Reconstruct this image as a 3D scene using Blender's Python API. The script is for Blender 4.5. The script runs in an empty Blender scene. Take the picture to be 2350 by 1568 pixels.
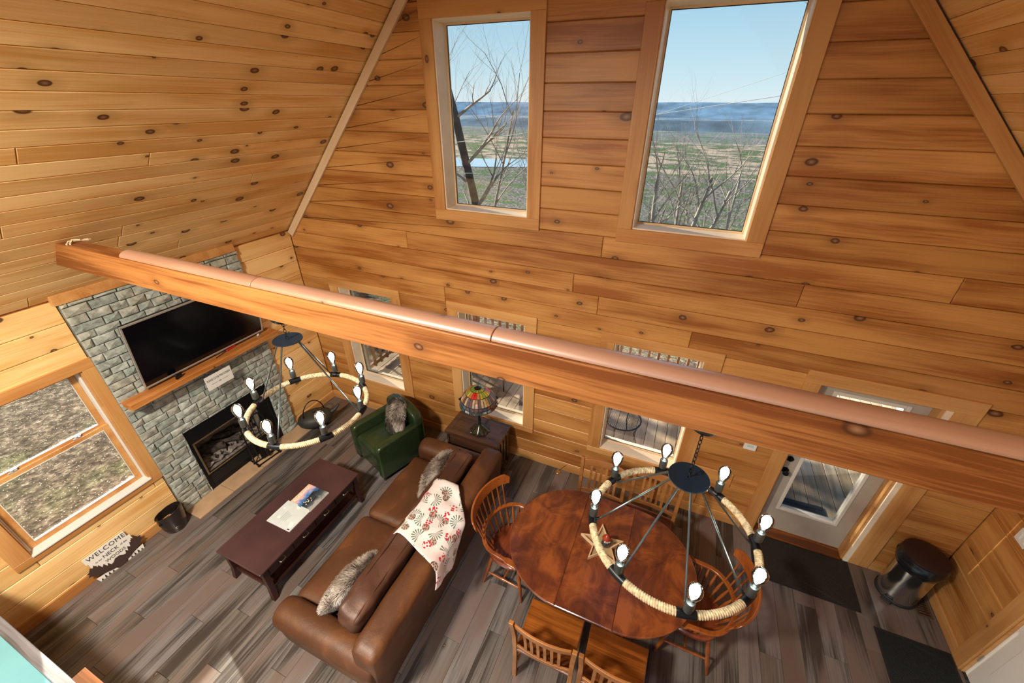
import bpy, math, random
from mathutils import Vector, Matrix, noise
from math import pi, sin, cos, radians as rad

sc = bpy.context.scene
COL = sc.collection
RNG = random.Random(11)

# ------------------------------------------------------------------ camera
FPX = 934.4
pitch, yaw, roll = 0.53174, 0.40615, 0.00284
F = Vector((-sin(yaw)*cos(pitch), cos(yaw)*cos(pitch), -sin(pitch)))
RT = Vector((cos(yaw), sin(yaw), 0)); UP = RT.cross(F)
R2 = RT*cos(roll) + UP*sin(roll); U2 = UP*cos(roll) - RT*sin(roll)
cam_d = bpy.data.cameras.new('camera'); cam = bpy.data.objects.new('camera', cam_d); COL.objects.link(cam)
cam_d.sensor_width = 36; cam_d.lens = FPX*36/2350; cam_d.clip_end = 60000; cam_d.clip_start = .03
cam.matrix_world = Matrix(((R2.x, U2.x, -F.x, 4.8713), (R2.y, U2.y, -F.y, -3.8062), (R2.z, U2.z, -F.z, 4.25), (0, 0, 0, 1)))
sc.camera = cam

# ------------------------------------------------------------------ exposure
sc.view_settings.view_transform = 'Standard'; sc.view_settings.look = 'None'
sc.view_settings.exposure = 0.0; sc.view_settings.gamma = 1; sc.view_settings.use_curve_mapping = False
sc.cycles.use_denoising = True
sc.cycles.max_bounces = 8; sc.cycles.diffuse_bounces = 4; sc.cycles.glossy_bounces = 4; sc.cycles.transparent_max_bounces = 12
sc.cycles.sample_clamp_indirect = 5; sc.cycles.caustics_reflective = False; sc.cycles.caustics_refractive = False

# ------------------------------------------------------------------ world: clear winter sky, pale at the horizon
w = bpy.data.worlds.new('sky'); sc.world = w; w.use_nodes = True
nt = w.node_tree; nt.nodes.clear()
tc = nt.nodes.new('ShaderNodeTexCoord'); sx = nt.nodes.new('ShaderNodeSeparateXYZ'); cr = nt.nodes.new('ShaderNodeValToRGB')
bg = nt.nodes.new('ShaderNodeBackground'); wo = nt.nodes.new('ShaderNodeOutputWorld')
nt.links.new(tc.outputs['Generated'], sx.inputs[0]); nt.links.new(sx.outputs['Z'], cr.inputs[0])
nt.links.new(cr.outputs[0], bg.inputs[0]); nt.links.new(bg.outputs[0], wo.inputs[0])
e = cr.color_ramp.elements
e[0].position = 0.0; e[0].color = (.78, .90, .95, 1)
e[1].position = 1.0; e[1].color = (.16, .38, .72, 1)
for p, c in ((.05, (.62, .83, .93, 1)), (.18, (.36, .64, .86, 1)), (.40, (.22, .48, .80, 1))):
    q = e.new(p); q.color = c
bg.inputs['Strength'].default_value = 1.0

# low winter sun, shining in through the left wall's window
sun_d = bpy.data.lights.new('sun', 'SUN'); sun = bpy.data.objects.new('sun', sun_d); COL.objects.link(sun)
sun_d.energy = 21; sun_d.angle = rad(.6); sun_d.color = (1, .90, .74)
sun.rotation_euler = Vector((.952, -.290, -.373)).to_track_quat('-Z', 'Y').to_euler()
sun.location = (-20, 6, 9)

# ------------------------------------------------------------------ mesh builder
class MB:
    def __init__(s): s.v = []; s.f = []
    def add(s, vs, fs, M=None):
        o = len(s.v)
        s.v += [tuple(M @ Vector(p)) if M is not None else tuple(p) for p in vs]
        s.f += [tuple(i+o for i in q) for q in fs]; return s
    def box(s, c, d, M=None):
        x, y, z = d[0]/2, d[1]/2, d[2]/2
        vs = [(c[0]+a*x, c[1]+b*y, c[2]+k*z) for k in (-1, 1) for b in (-1, 1) for a in (-1, 1)]
        return s.add(vs, [(0, 2, 3, 1), (4, 5, 7, 6), (0, 1, 5, 4), (2, 6, 7, 3), (0, 4, 6, 2), (1, 3, 7, 5)], M)
    def bb(s, a, b, M=None):
        return s.box([(a[i]+b[i])/2 for i in range(3)], [abs(b[i]-a[i]) for i in range(3)], M)
    def prism(s, poly, z0, z1, M=None, inset=0.0, ch=0.0):
        n = len(poly); vs = [(p[0], p[1], z0) for p in poly]
        rings = [vs]
        if ch > 0:
            rings.append([(p[0], p[1], z1-ch) for p in poly])
            rings.append([(p[0], p[1], z1) for p in inset_poly(poly, inset or ch)])
        else: rings.append([(p[0], p[1], z1) for p in poly])
        vv = [p for r in rings for p in r]; fs = [tuple(range(n-1, -1, -1))]
        for k in range(len(rings)-1):
            for i in range(n):
                j = (i+1) % n; fs.append((k*n+i, k*n+j, (k+1)*n+j, (k+1)*n+i))
        fs.append(tuple((len(rings)-1)*n+i for i in range(n)))
        return s.add(vv, fs, M)
    def tube(s, path, rad_, n=8, closed=False, cap=True, M=None, flat=1.0):
        P = [Vector(p) for p in path]; m = len(P)
        if not hasattr(rad_, '__len__'): rad_ = [rad_]*m
        t0 = (P[1]-P[0]).normalized(); up = Vector((0, 0, 1)) if abs(t0.z) < .9 else Vector((1, 0, 0))
        a = (up - t0*up.dot(t0)).normalized(); vs = []
        for i in range(m):
            t = ((P[(i+1) % m]-P[i-1]) if closed else (P[min(i+1, m-1)]-P[max(i-1, 0)])).normalized()
            a = (a - t*a.dot(t)).normalized(); b = t.cross(a)
            for k in range(n):
                th = 2*pi*k/n; vs.append(P[i] + (a*cos(th)*flat + b*sin(th))*rad_[i])
        fs = []
        for i in range(m if closed else m-1):
            for k in range(n):
                k2 = (k+1) % n; j = (i+1) % m
                fs.append((i*n+k, i*n+k2, j*n+k2, j*n+k))
        if cap and not closed:
            fs.append(tuple(range(n-1, -1, -1))); fs.append(tuple((m-1)*n+k for k in range(n)))
        return s.add(vs, fs, M)
    def cyl(s, p0, p1, r0, r1=None, n=12, M=None):
        return s.tube([p0, p1], [r0, r0 if r1 is None else r1], n, M=M)
    def lathe(s, prof, n=20, M=None, c=(0, 0, 0)):
        vs = []; fs = []; m = len(prof)
        for r, z in prof:
            for k in range(n):
                th = 2*pi*k/n; vs.append((c[0]+max(r, 1e-4)*cos(th), c[1]+max(r, 1e-4)*sin(th), c[2]+z))
        for i in range(m-1):
            for k in range(n):
                k2 = (k+1) % n; fs.append((i*n+k, i*n+k2, (i+1)*n+k2, (i+1)*n+k))
        fs.append(tuple(range(n-1, -1, -1))); fs.append(tuple((m-1)*n+k for k in range(n)))
        return s.add(vs, fs, M)
    def grid(s, fn, nu, nv, cu=False, cv=False, M=None):
        vs = [fn(i/(nu if cu else nu-1), j/(nv if cv else nv-1)) for i in range(nu) for j in range(nv)]
        fs = []
        for i in range(nu if cu else nu-1):
            for j in range(nv if cv else nv-1):
                i2 = (i+1) % nu; j2 = (j+1) % nv
                fs.append((i*nv+j, i2*nv+j, i2*nv+j2, i*nv+j2))
        return s.add(vs, fs, M)
    def rbox(s, c, d, r, n=10, crown=(0, 0), wr=0, ws=4, M=None, seed=0):
        """soft rounded box; crown: outward puff of +z and of the sides; wr: wrinkle depth"""
        h = Vector((d[0]/2, d[1]/2, d[2]/2)); r = min(r, min(h)*.999)
        idx = {}; vs = []; fs = []
        def pt(i, j, k):
            key = (i, j, k)
            if key in idx: return idx[key]
            p = Vector((2*i/n-1, 2*j/n-1, 2*k/n-1))
            # concentrate samples near the edges
            q = Vector([math.copysign(abs(t)**.6 if abs(t) < 1 else 1, t) for t in p])
            hp = Vector((q.x*h.x, q.y*h.y, q.z*h.z))
            inn = Vector([max(-(h[a]-r), min(h[a]-r, hp[a])) for a in range(3)])
            dd = hp-inn
            if dd.length > 0: hp = inn + dd.normalized()*r
            fx, fy, fz = (1-min(1, abs(hp.x/h.x))**2), (1-min(1, abs(hp.y/h.y))**2), (1-min(1, abs(hp.z/h.z))**2)
            hp.z += crown[0]*fx*fy*(1 if hp.z > 0 else -.3)
            hp.x += crown[1]*fy*fz*(1 if hp.x > 0 else -1); hp.y += crown[1]*fx*fz*(1 if hp.y > 0 else -1)
            if wr:
                nn = noise.noise_vector(hp*ws+Vector((seed*7.1, seed*3.3, 0)))
                hp += nn*wr
            idx[key] = len(vs); vs.append(hp+Vector(c)); return idx[key]
        for a in range(n):
            for b in range(n):
                for q in ([(a, b, 0), (a, b+1, 0), (a+1, b+1, 0), (a+1, b, 0)], [(a, b, n), (a+1, b, n), (a+1, b+1, n), (a, b+1, n)],
                          [(a, 0, b), (a+1, 0, b), (a+1, 0, b+1), (a, 0, b+1)], [(a, n, b), (a, n, b+1), (a+1, n, b+1), (a+1, n, b)],
                          [(0, a, b), (0, a, b+1), (0, a+1, b+1), (0, a+1, b)], [(n, a, b), (n, a+1, b), (n, a+1, b+1), (n, a, b+1)]):
                    fs.append(tuple(pt(*t) for t in q))
        return s.add(vs, fs, M)
    def mesh(s, name):
        m = bpy.data.meshes.new(name); m.from_pydata([tuple(p) for p in s.v], [], s.f); m.update(); return m
    def build(s, name, m, parent=None, smooth=None, bevel=0, M=None, seg=2, loc=None, rot=None):
        me = s.mesh(name); ms = m if isinstance(m, (list, tuple)) else [m]
        for q in ms: me.materials.append(q)
        if smooth is not None:
            for p in me.polygons: p.use_smooth = True
            me.set_sharp_from_angle(angle=rad(smooth))
        o = bpy.data.objects.new(name, me); COL.objects.link(o)
        if parent is not None: o.parent = parent
        if M is not None: o.matrix_local = M
        if loc is not None: o.location = loc
        if rot is not None: o.rotation_euler = rot
        if bevel:
            b = o.modifiers.new('bevel', 'BEVEL'); b.width = bevel; b.segments = seg; b.limit_method = 'ANGLE'; b.angle_limit = rad(40)
        return o

def inset_poly(poly, d):
    n = len(poly); A = sum(poly[i][0]*poly[(i+1) % n][1]-poly[(i+1) % n][0]*poly[i][1] for i in range(n))
    sg = 1 if A > 0 else -1; out = []
    for i in range(n):
        p0 = Vector(poly[i-1][:2]); p1 = Vector(poly[i][:2]); p2 = Vector(poly[(i+1) % n][:2])
        e1 = (p1-p0); e2 = (p2-p1)
        if e1.length < 1e-6 or e2.length < 1e-6: out.append((p1.x, p1.y)); continue
        e1.normalize(); e2.normalize()
        n1 = Vector((-e1.y, e1.x))*sg; n2 = Vector((-e2.y, e2.x))*sg
        b = n1+n2
        if b.length < 1e-6: b = n1.copy()
        b.normalize(); k = d/max(.25, b.dot(n1)); out.append((p1.x+b.x*k, p1.y+b.y*k))
    return out

def clip(poly, a, b, c):
    """keep a*x+b*y+c >= 0"""
    out = []
    for i in range(len(poly)):
        p, q = poly[i], poly[(i+1) % len(poly)]
        dp, dq = a*p[0]+b*p[1]+c, a*q[0]+b*q[1]+c
        if dp >= 0: out.append(p)
        if (dp >= 0) != (dq >= 0):
            t = dp/(dp-dq); out.append((p[0]+(q[0]-p[0])*t, p[1]+(q[1]-p[1])*t))
    return out

def frame(o, ex, ey, ez):
    ex, ey, ez = Vector(ex), Vector(ey), Vector(ez)
    return Matrix(((ex.x, ey.x, ez.x, o[0]), (ex.y, ey.y, ez.y, o[1]), (ex.z, ey.z, ez.z, o[2]), (0, 0, 0, 1)))
def T(x, y, z): return Matrix.Translation((x, y, z))
def RZ(a): return Matrix.Rotation(rad(a), 4, 'Z')
def RX(a): return Matrix.Rotation(rad(a), 4, 'X')
def RY(a): return Matrix.Rotation(rad(a), 4, 'Y')

def tag(o, label=None, cat=None, group=None, kind=None):
    if label: o['label'] = label
    if cat: o['category'] = cat
    if group: o['group'] = group
    if kind: o['kind'] = kind
    return o
def thing(name, label, cat, loc=(0, 0, 0), rz=0, group=None):
    o = bpy.data.objects.new(name, None); COL.objects.link(o); o.location = loc; o.rotation_euler = (0, 0, rad(rz))
    o.empty_display_size = .05
    return tag(o, label, cat, group)
KIDS = {}
def copy_tree(o, parent=None):
    c = o.copy(); COL.objects.link(c)
    if parent is not None: c.parent = parent
    for ch in list(o.children): copy_tree(ch, c)
    return c

# ------------------------------------------------------------------ materials
def newmat(name):
    m = bpy.data.materials.new(name); m.use_nodes = True; t = m.node_tree
    b = t.nodes['Principled BSDF']; return m, t, b
def N(t, ty, **kw):
    n = t.nodes.new(ty)
    for k, v in kw.items():
        if k.startswith('i_'): n.inputs[int(k[2:])].default_value = v
        else: setattr(n, k, v)
    return n
def L(t, a, b): t.links.new(a, b)
def mth(t, op, a, b=None, c=None, clamp=False):
    n = t.nodes.new('ShaderNodeMath'); n.operation = op; n.use_clamp = clamp
    for i, x in enumerate((a, b, c)):
        if x is None: continue
        if isinstance(x, (int, float)): n.inputs[i].default_value = x
        else: t.links.new(x, n.inputs[i])
    return n.outputs[0]
def vmul(t, a, v):
    n = t.nodes.new('ShaderNodeVectorMath'); n.operation = 'MULTIPLY'; t.links.new(a, n.inputs[0]); n.inputs[1].default_value = v; return n.outputs[0]
def ramp(t, f, stops, interp='LINEAR'):
    n = t.nodes.new('ShaderNodeValToRGB'); n.color_ramp.interpolation = interp; e = n.color_ramp.elements
    e[0].position = stops[0][0]; e[0].color = (*stops[0][1], 1); e[1].position = stops[-1][0]; e[1].color = (*stops[-1][1], 1)
    for p, c in stops[1:-1]:
        q = e.new(p); q.color = (*c, 1)
    t.links.new(f, n.inputs[0]); return n.outputs[0]
def mix(t, f, a, b, blend='MIX'):
    n = t.nodes.new('ShaderNodeMix'); n.data_type = 'RGBA'; n.blend_type = blend
    for i, x in ((0, f), (6, a), (7, b)):
        if isinstance(x, (int, float)): n.inputs[i].default_value = x
        elif isinstance(x, tuple): n.inputs[i].default_value = (*x, 1)
        else: t.links.new(x, n.inputs[i])
    return n.outputs[2]
def noi(t, vec, scale, detail=3, rough=.5, dist=0):
    n = N(t, 'ShaderNodeTexNoise'); n.inputs['Scale'].default_value = scale; n.inputs['Detail'].default_value = detail
    n.inputs['Roughness'].default_value = rough; n.inputs['Distortion'].default_value = dist
    if vec is not None: t.links.new(vec, n.inputs['Vector'])
    return n
def bump(t, b, h, strength=.3, dist=.002):
    n = N(t, 'ShaderNodeBump'); n.inputs['Strength'].default_value = strength; n.inputs['Distance'].default_value = dist
    t.links.new(h, n.inputs['Height']); t.links.new(n.outputs[0], b.inputs['Normal'])

def plain(name, col, rough=.5, metal=0, var=0, vs=8, spec=None, coat=0, bmp=0, bs=60):
    m, t, b = newmat(name); b.inputs['Base Color'].default_value = (*col, 1); b.inputs['Roughness'].default_value = rough; b.inputs['Metallic'].default_value = metal
    if spec is not None: b.inputs['Specular IOR Level'].default_value = spec
    if coat: b.inputs['Coat Weight'].default_value = coat; b.inputs['Coat Roughness'].default_value = .12
    tcn = N(t, 'ShaderNodeTexCoord')
    if var:
        n = noi(t, tcn.outputs['Object'], vs, 3)
        c = ramp(t, n.outputs[0], [(.3, tuple(x*(1-var) for x in col)), (.7, tuple(min(1, x*(1+var)) for x in col))]); L(t, c, b.inputs['Base Color'])
    if bmp:
        n = noi(t, tcn.outputs['Object'], bs, 2); bump(t, b, n.outputs[0], bmp, .002)
    return m

def wood(name, light, dark, knot=.5, rough=.42, ks=3.2, kr=.020, grain=1.0, tone=.22, kcol=(.085, .028, .010), coat=0.0, stretch=1.0, cut=.5, pink=None, axis=0, crough=.15, cior=1.5):
    """board wood in board space: x runs along the board; every object gets its own stretch of timber"""
    m, t, b = newmat(name)
    tcn = N(t, 'ShaderNodeTexCoord'); oi = N(t, 'ShaderNodeObjectInfo')
    src = tcn.outputs['Object']
    if axis:
        sp = N(t, 'ShaderNodeSeparateXYZ'); L(t, src, sp.inputs[0]); cb0 = N(t, 'ShaderNodeCombineXYZ')
        o3 = [sp.outputs[axis], sp.outputs[(axis+1) % 3], sp.outputs[(axis+2) % 3]]
        for i in range(3): L(t, o3[i], cb0.inputs[i])
        src = cb0.outputs[0]
    cb = N(t, 'ShaderNodeCombineXYZ')
    L(t, mth(t, 'MULTIPLY', oi.outputs['Random'], 53.0), cb.inputs[0]); L(t, mth(t, 'MULTIPLY', oi.outputs['Random'], 217.0), cb.inputs[1]); L(t, mth(t, 'MULTIPLY', oi.outputs['Random'], 31.0), cb.inputs[2])
    ad = N(t, 'ShaderNodeVectorMath'); ad.operation = 'ADD'; L(t, src, ad.inputs[0]); L(t, cb.outputs[0], ad.inputs[1])
    P = ad.outputs[0]
    warp = noi(t, vmul(t, P, (1.1, 3.5, 3.5)), 1.0, 2)
    P2n = N(t, 'ShaderNodeVectorMath'); P2n.operation = 'MULTIPLY_ADD'; L(t, warp.outputs['Color'], P2n.inputs[0]); P2n.inputs[1].default_value = (0, .06, .06); L(t, P, P2n.inputs[2])
    fine = noi(t, vmul(t, P2n.outputs[0], (1.6*stretch, 70, 70)), 1.0, 4, .6)
    band = noi(t, vmul(t, P2n.outputs[0], (.55*stretch, 9, 9)), 1.0, 3, .55)
    body = noi(t, vmul(t, P, (.8, 3.0, 3.0)), 1.0, 2)
    f = mth(t, 'ADD', mth(t, 'MULTIPLY', fine.outputs[0], .35*grain), mth(t, 'ADD', mth(t, 'MULTIPLY', band.outputs[0], .55*grain), mth(t, 'MULTIPLY', body.outputs[0], .62)))
    f = mth(t, 'SUBTRACT', f, .45*grain-.12)
    mid = tuple((light[i]*.6+dark[i]*.4) for i in range(3))
    col = ramp(t, f, [(.30, dark), (.43, mid), (.56, light)])
    if pink: col = mix(t, ramp(t, body.outputs[0], [(.45, (0, 0, 0)), (.62, (1, 1, 1))]), col, pink)
    # board tone
    tv = mth(t, 'ADD', mth(t, 'MULTIPLY', oi.outputs['Random'], tone), 1-tone*.55)
    cc = N(t, 'ShaderNodeCombineXYZ'); L(t, tv, cc.inputs[0]); L(t, mth(t, 'POWER', tv, 1.2), cc.inputs[1]); L(t, mth(t, 'POWER', tv, 1.6), cc.inputs[2])
    col = mix(t, 1.0, col, cc.outputs[0], 'MULTIPLY')
    if knot > 0:
        vp = N(t, 'ShaderNodeVectorMath'); vp.operation = 'MULTIPLY_ADD'; L(t, warp.outputs['Color'], vp.inputs[0]); vp.inputs[1].default_value = (.05, .05, 0); L(t, vmul(t, P, (.62, 1, .0)), vp.inputs[2])
        vo = N(t, 'ShaderNodeTexVoronoi'); vo.voronoi_dimensions = '2D'; vo.inputs['Scale'].default_value = ks; L(t, vp.outputs[0], vo.inputs['Vector'])
        sep = N(t, 'ShaderNodeSeparateColor'); L(t, vo.outputs['Color'], sep.inputs[0])
        has = mth(t, 'GREATER_THAN', sep.outputs[0], 1-cut)
        r = mth(t, 'MULTIPLY', mth(t, 'ADD', mth(t, 'POWER', sep.outputs[1], 1.5), .34), kr*ks)
        d = mth(t, 'DIVIDE', vo.outputs['Distance'], r)
        core = ramp(t, d, [(0, (.34, .20, .11)), (.40, (.20, .085, .035)), (.66, kcol), (1.0, kcol)])
        mk = mth(t, 'MULTIPLY', has, mth(t, 'SUBTRACT', 1, mth(t, 'MULTIPLY_ADD', d, 4.5, -3.6, clamp=True)))
        halo = mth(t, 'MULTIPLY', mth(t, 'MULTIPLY', has, .55), mth(t, 'SUBTRACT', 1, mth(t, 'DIVIDE', d, 3.4), clamp=True))
        col = mix(t, halo, col, tuple(x*.55 for x in dark))
        col = mix(t, mth(t, 'MULTIPLY', mk, knot), col, core)
    L(t, col, b.inputs['Base Color'])
    b.inputs['Roughness'].default_value = rough
    if coat: b.inputs['Coat Weight'].default_value = coat; b.inputs['Coat Roughness'].default_value = crough; b.inputs['Coat IOR'].default_value = cior
    bump(t, b, fine.outputs[0], .12, .001)
    return m

M = {}
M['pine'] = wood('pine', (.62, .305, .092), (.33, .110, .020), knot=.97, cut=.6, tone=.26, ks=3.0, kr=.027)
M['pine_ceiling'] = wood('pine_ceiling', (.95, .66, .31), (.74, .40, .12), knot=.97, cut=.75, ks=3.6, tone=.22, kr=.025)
M['pine_trim'] = wood('pine_trim', (.66, .36, .13), (.46, .19, .05), knot=.9, cut=.18, ks=2.4, tone=.15, grain=.7)
M['jamb'] = wood('jamb', (.93, .82, .66), (.80, .64, .46), knot=.6, cut=.12, ks=2.4, tone=.08, grain=.5)
M['pine_pale'] = wood('pine_pale', (.80, .62, .42), (.70, .48, .27), knot=.7, cut=.12, ks=2.4, tone=.1, grain=.6)
M['beam'] = wood('beam', (.46, .19, .055), (.19, .055, .011), knot=.95, cut=.6, ks=2.6, kr=.030, tone=.05, grain=1.45)
M['cap'] = wood('cap', (.50, .29, .21), (.38, .19, .13), knot=.9, cut=.3, ks=2.2, tone=.1, grain=.6, rough=.45, coat=1.0, crough=.30, cior=2.1)
M['floor'] = wood('floor', (.185, .172, .170), (.046, .039, .036), knot=.8, cut=.3, ks=2.0, kr=.014, tone=.30, grain=1.6, rough=.30, kcol=(.02, .015, .012), pink=(.145, .108, .096))
M['deck'] = wood('deck', (.60, .46, .31), (.36, .25, .15), knot=.8, cut=.25, ks=2.4, tone=.25, rough=.7)
M['deck_rail'] = wood('deck_rail', (.50, .30, .16), (.34, .18, .09), knot=.6, cut=.2, tone=.2, rough=.7)
M['orange_wood'] = wood('orange_wood', (.34, .105, .016), (.115, .030, .005), knot=0, tone=.15, grain=1.2, rough=.3, coat=.3)
M['windsor'] = wood('windsor', (.30, .085, .015), (.15, .034, .007), knot=0, tone=.1, grain=.8, rough=.25, coat=.4)
M['windsor_seat'] = wood('windsor_seat', (.24, .055, .018), (.12, .025, .01), knot=0, tone=.1, grain=.8, rough=.22, coat=.4)
M['side_chair'] = wood('side_chair', (.36, .15, .045), (.20, .075, .02), knot=0, tone=.1, grain=1, rough=.35)
M['espresso'] = plain('espresso', (.060, .028, .030), .30, var=.18, vs=3, coat=.15)
M['espresso_dark'] = plain('espresso_dark', (.034, .009, .008), .35, var=.2, vs=6)
M['walnut'] = wood('walnut', (.085, .040, .024), (.030, .014, .009), knot=0, tone=.1, grain=1.2, rough=.25, coat=.3)
M['brass'] = plain('brass', (.75, .62, .42), .25, 1)
M['blackmetal'] = plain('blackmetal', (.012, .014, .018), .38, .6)
M['bluemetal'] = plain('bluemetal', (.010, .028, .055), .42, .3)
M['iron'] = plain('iron', (.010, .009, .009), .35, .3, coat=.2)
M['kettle'] = plain('kettle', (.035, .036, .032), .55, .2)
M['steel'] = plain('steel', (.55, .56, .57), .16, 1)
M['silver'] = plain('silver', (.62, .62, .60), .3, .7)
M['screen'] = plain('screen', (.003, .003, .005), .12)
M['white'] = plain('white', (.78, .78, .76), .45)
M['door_paint'] = plain('door_paint', (.42, .37, .31), .45, var=.05)
M['door_mould'] = plain('door_mould', (.70, .66, .60), .4)
M['black'] = plain('black', (.012, .012, .013), .6)
M['bag'] = plain('bag', (.008, .010, .013), .22, bmp=.6, bs=30)
M['lidm'] = plain('lidm', (.022, .008, .009), .5)
def ribbed(name, col):
    m, t, b = newmat(name); tcn = N(t, 'ShaderNodeTexCoord'); n = noi(t, tcn.outputs['Object'], 130, 3, .7)
    wv = N(t, 'ShaderNodeTexWave'); wv.bands_direction = 'Y'; wv.inputs['Scale'].default_value = 26; L(t, tcn.outputs['Object'], wv.inputs[0])
    f = mth(t, 'ADD', mth(t, 'MULTIPLY', wv.outputs['Fac'], .45), mth(t, 'MULTIPLY', n.outputs[0], .75))
    L(t, ramp(t, f, [(.35, tuple(x*.35 for x in col)), (.85, tuple(x*2.1 for x in col))]), b.inputs['Base Color']); b.inputs['Roughness'].default_value = .95; b.inputs['Specular IOR Level'].default_value = .2
    bump(t, b, f, .9, .004); return m
M['mat'] = ribbed('mat', (.024, .021, .019)); M['mat2'] = ribbed('mat2', (.014, .018, .019))
M['rubber'] = plain('rubber', (.010, .010, .011), .7)
M['red'] = plain('red', (.45, .008, .012), .25, coat=.4)
M['tile'] = plain('tile', (.46, .31, .19), .45, var=.14, vs=5)
M['soot'] = plain('soot', (.16, .165, .155), .9, var=.5, vs=9, bmp=.4, bs=30)
M['ash'] = plain('ash', (.16, .14, .125), .95, var=.75, vs=26, bmp=.9, bs=60)
M['log'] = plain('log', (.045, .034, .028), .9, var=.8, vs=14, bmp=.9, bs=40)
M['leather_green'] = plain('leather_green', (.022, .040, .016), .26, var=.25, vs=4, coat=.25, bmp=.12, bs=160)
M['teal'] = plain('teal', (.13, .36, .43), .25, var=.06, vs=3)
M['print_black'] = plain('print_black', (.02, .018, .018), .6)
M['bearbrown'] = plain('bearbrown', (.050, .028, .024), .6)
M['paper'] = plain('paper', (.55, .62, .64), .35, var=.05, vs=12)
M['snag'] = plain('snag', (.055, .047, .040), .9, var=.5, vs=3, bmp=1, bs=12)
M['bark'] = plain('bark', (.27, .235, .20), .9, var=.4, vs=4, bmp=.6, bs=20)
M['wire'] = plain('wire', (.70, .68, .64), .4, .3)
M['ceramic_red'] = plain('ceramic_red', (.30, .035, .015), .15, coat=.5)
M['ceramic_dark'] = plain('ceramic_dark', (.03, .03, .035), .15, coat=.5)
M['tarp'] = plain('tarp', (.22, .42, .62), .5, var=.2, vs=6)
M['concrete'] = plain('concrete', (.45, .43, .40), .9, var=.2)

def leather(name, col, hi):
    m, t, b = newmat(name); tcn = N(t, 'ShaderNodeTexCoord')
    n = noi(t, tcn.outputs['Object'], 2.4, 4, .6, .6); n2 = noi(t, tcn.outputs['Object'], 140, 2)
    L(t, ramp(t, n.outputs[0], [(.3, tuple(x*.7 for x in col)), (.52, col), (.72, hi)]), b.inputs['Base Color'])
    b.inputs['Roughness'].default_value = .48
    pass
    n3 = noi(t, tcn.outputs['Object'], 5, 3, .5, 1.2)
    h = mth(t, 'ADD', mth(t, 'MULTIPLY', n2.outputs[0], .15), n3.outputs[0]); bump(t, b, h, .35, .012)
    return m
M['suede'] = leather('suede', (.080, .029, .010), (.150, .055, .017))
M['cushion_leather'] = leather('cushion_leather', (.075, .030, .017), (.135, .060, .034))

def stone_mat():
    m, t, b = newmat('stone'); tcn = N(t, 'ShaderNodeTexCoord'); oi = N(t, 'ShaderNodeObjectInfo')
    ad = N(t, 'ShaderNodeVectorMath'); ad.operation = 'ADD'; L(t, tcn.outputs['Object'], ad.inputs[0]); L(t, vmul(t, oi.outputs['Random'], (37, 91, 13)), ad.inputs[1])
    n = noi(t, ad.outputs[0], 14, 5, .62, .4); n2 = noi(t, ad.outputs[0], 3, 2)
    c = ramp(t, n.outputs[0], [(.28, (.17, .18, .17)), (.5, (.36, .39, .37)), (.72, (.56, .59, .56))])
    tv = ramp(t, oi.outputs['Random'], [(0, (.72, .78, .76)), (.35, (1.0, 1.03, 1.0)), (.7, (.92, .86, .78)), (1, (1.12, 1.14, 1.12))])
    L(t, mix(t, 1.0, c, tv, 'MULTIPLY'), b.inputs['Base Color']); b.inputs['Roughness'].default_value = .8
    bump(t, b, n.outputs[0], .9, .012); return m
M['stone'] = stone_mat()

def table_mat():
    m, t, b = newmat('table_top'); tcn = N(t, 'ShaderNodeTexCoord'); oi = N(t, 'ShaderNodeObjectInfo')
    ad = N(t, 'ShaderNodeVectorMath'); ad.operation = 'ADD'; L(t, tcn.outputs['Object'], ad.inputs[0]); L(t, vmul(t, oi.outputs['Random'], (9, 5, 3)), ad.inputs[1])
    n = noi(t, ad.outputs[0], 4.2, 4, .6, .9); n2 = noi(t, vmul(t, ad.outputs[0], (16, 1.4, 1)), 1, 3)
    f = mth(t, 'ADD', mth(t, 'MULTIPLY', n.outputs[0], .75), mth(t, 'MULTIPLY', n2.outputs[0], .25))
    L(t, ramp(t, f, [(.34, (.060, .016, .010)), (.48, (.115, .030, .013)), (.62, (.235, .066, .018))]), b.inputs['Base Color'])
    b.inputs['Roughness'].default_value = .24; b.inputs['Coat Weight'].default_value = .6; b.inputs['Coat Roughness'].default_value = .1
    return m
M['table_top'] = table_mat()

def fur_mat(name, dark, mid, tip):
    m, t, b = newmat(name); at = N(t, 'ShaderNodeAttribute'); at.attribute_name = 'tip'; tcn = N(t, 'ShaderNodeTexCoord')
    n = noi(t, tcn.outputs['Object'], 9, 3); n2 = noi(t, tcn.outputs['Object'], 90, 1)
    base = ramp(t, n2.outputs[0], [(.35, dark), (.65, mid)])
    f = mth(t, 'MULTIPLY', mth(t, 'POWER', at.outputs['Fac'], 1.6), ramp(t, n.outputs[0], [(.35, (.35,)*3), (.6, (1,)*3)]))
    L(t, mix(t, f, base, tip), b.inputs['Base Color']); b.inputs['Roughness'].default_value = .6
    return m
M['fur'] = fur_mat('fur', (.055, .040, .032), (.20, .15, .12), (.85, .80, .74))
M['furbody'] = plain('furbody', (.05, .035, .028), .9, var=.3, vs=30)

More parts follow.
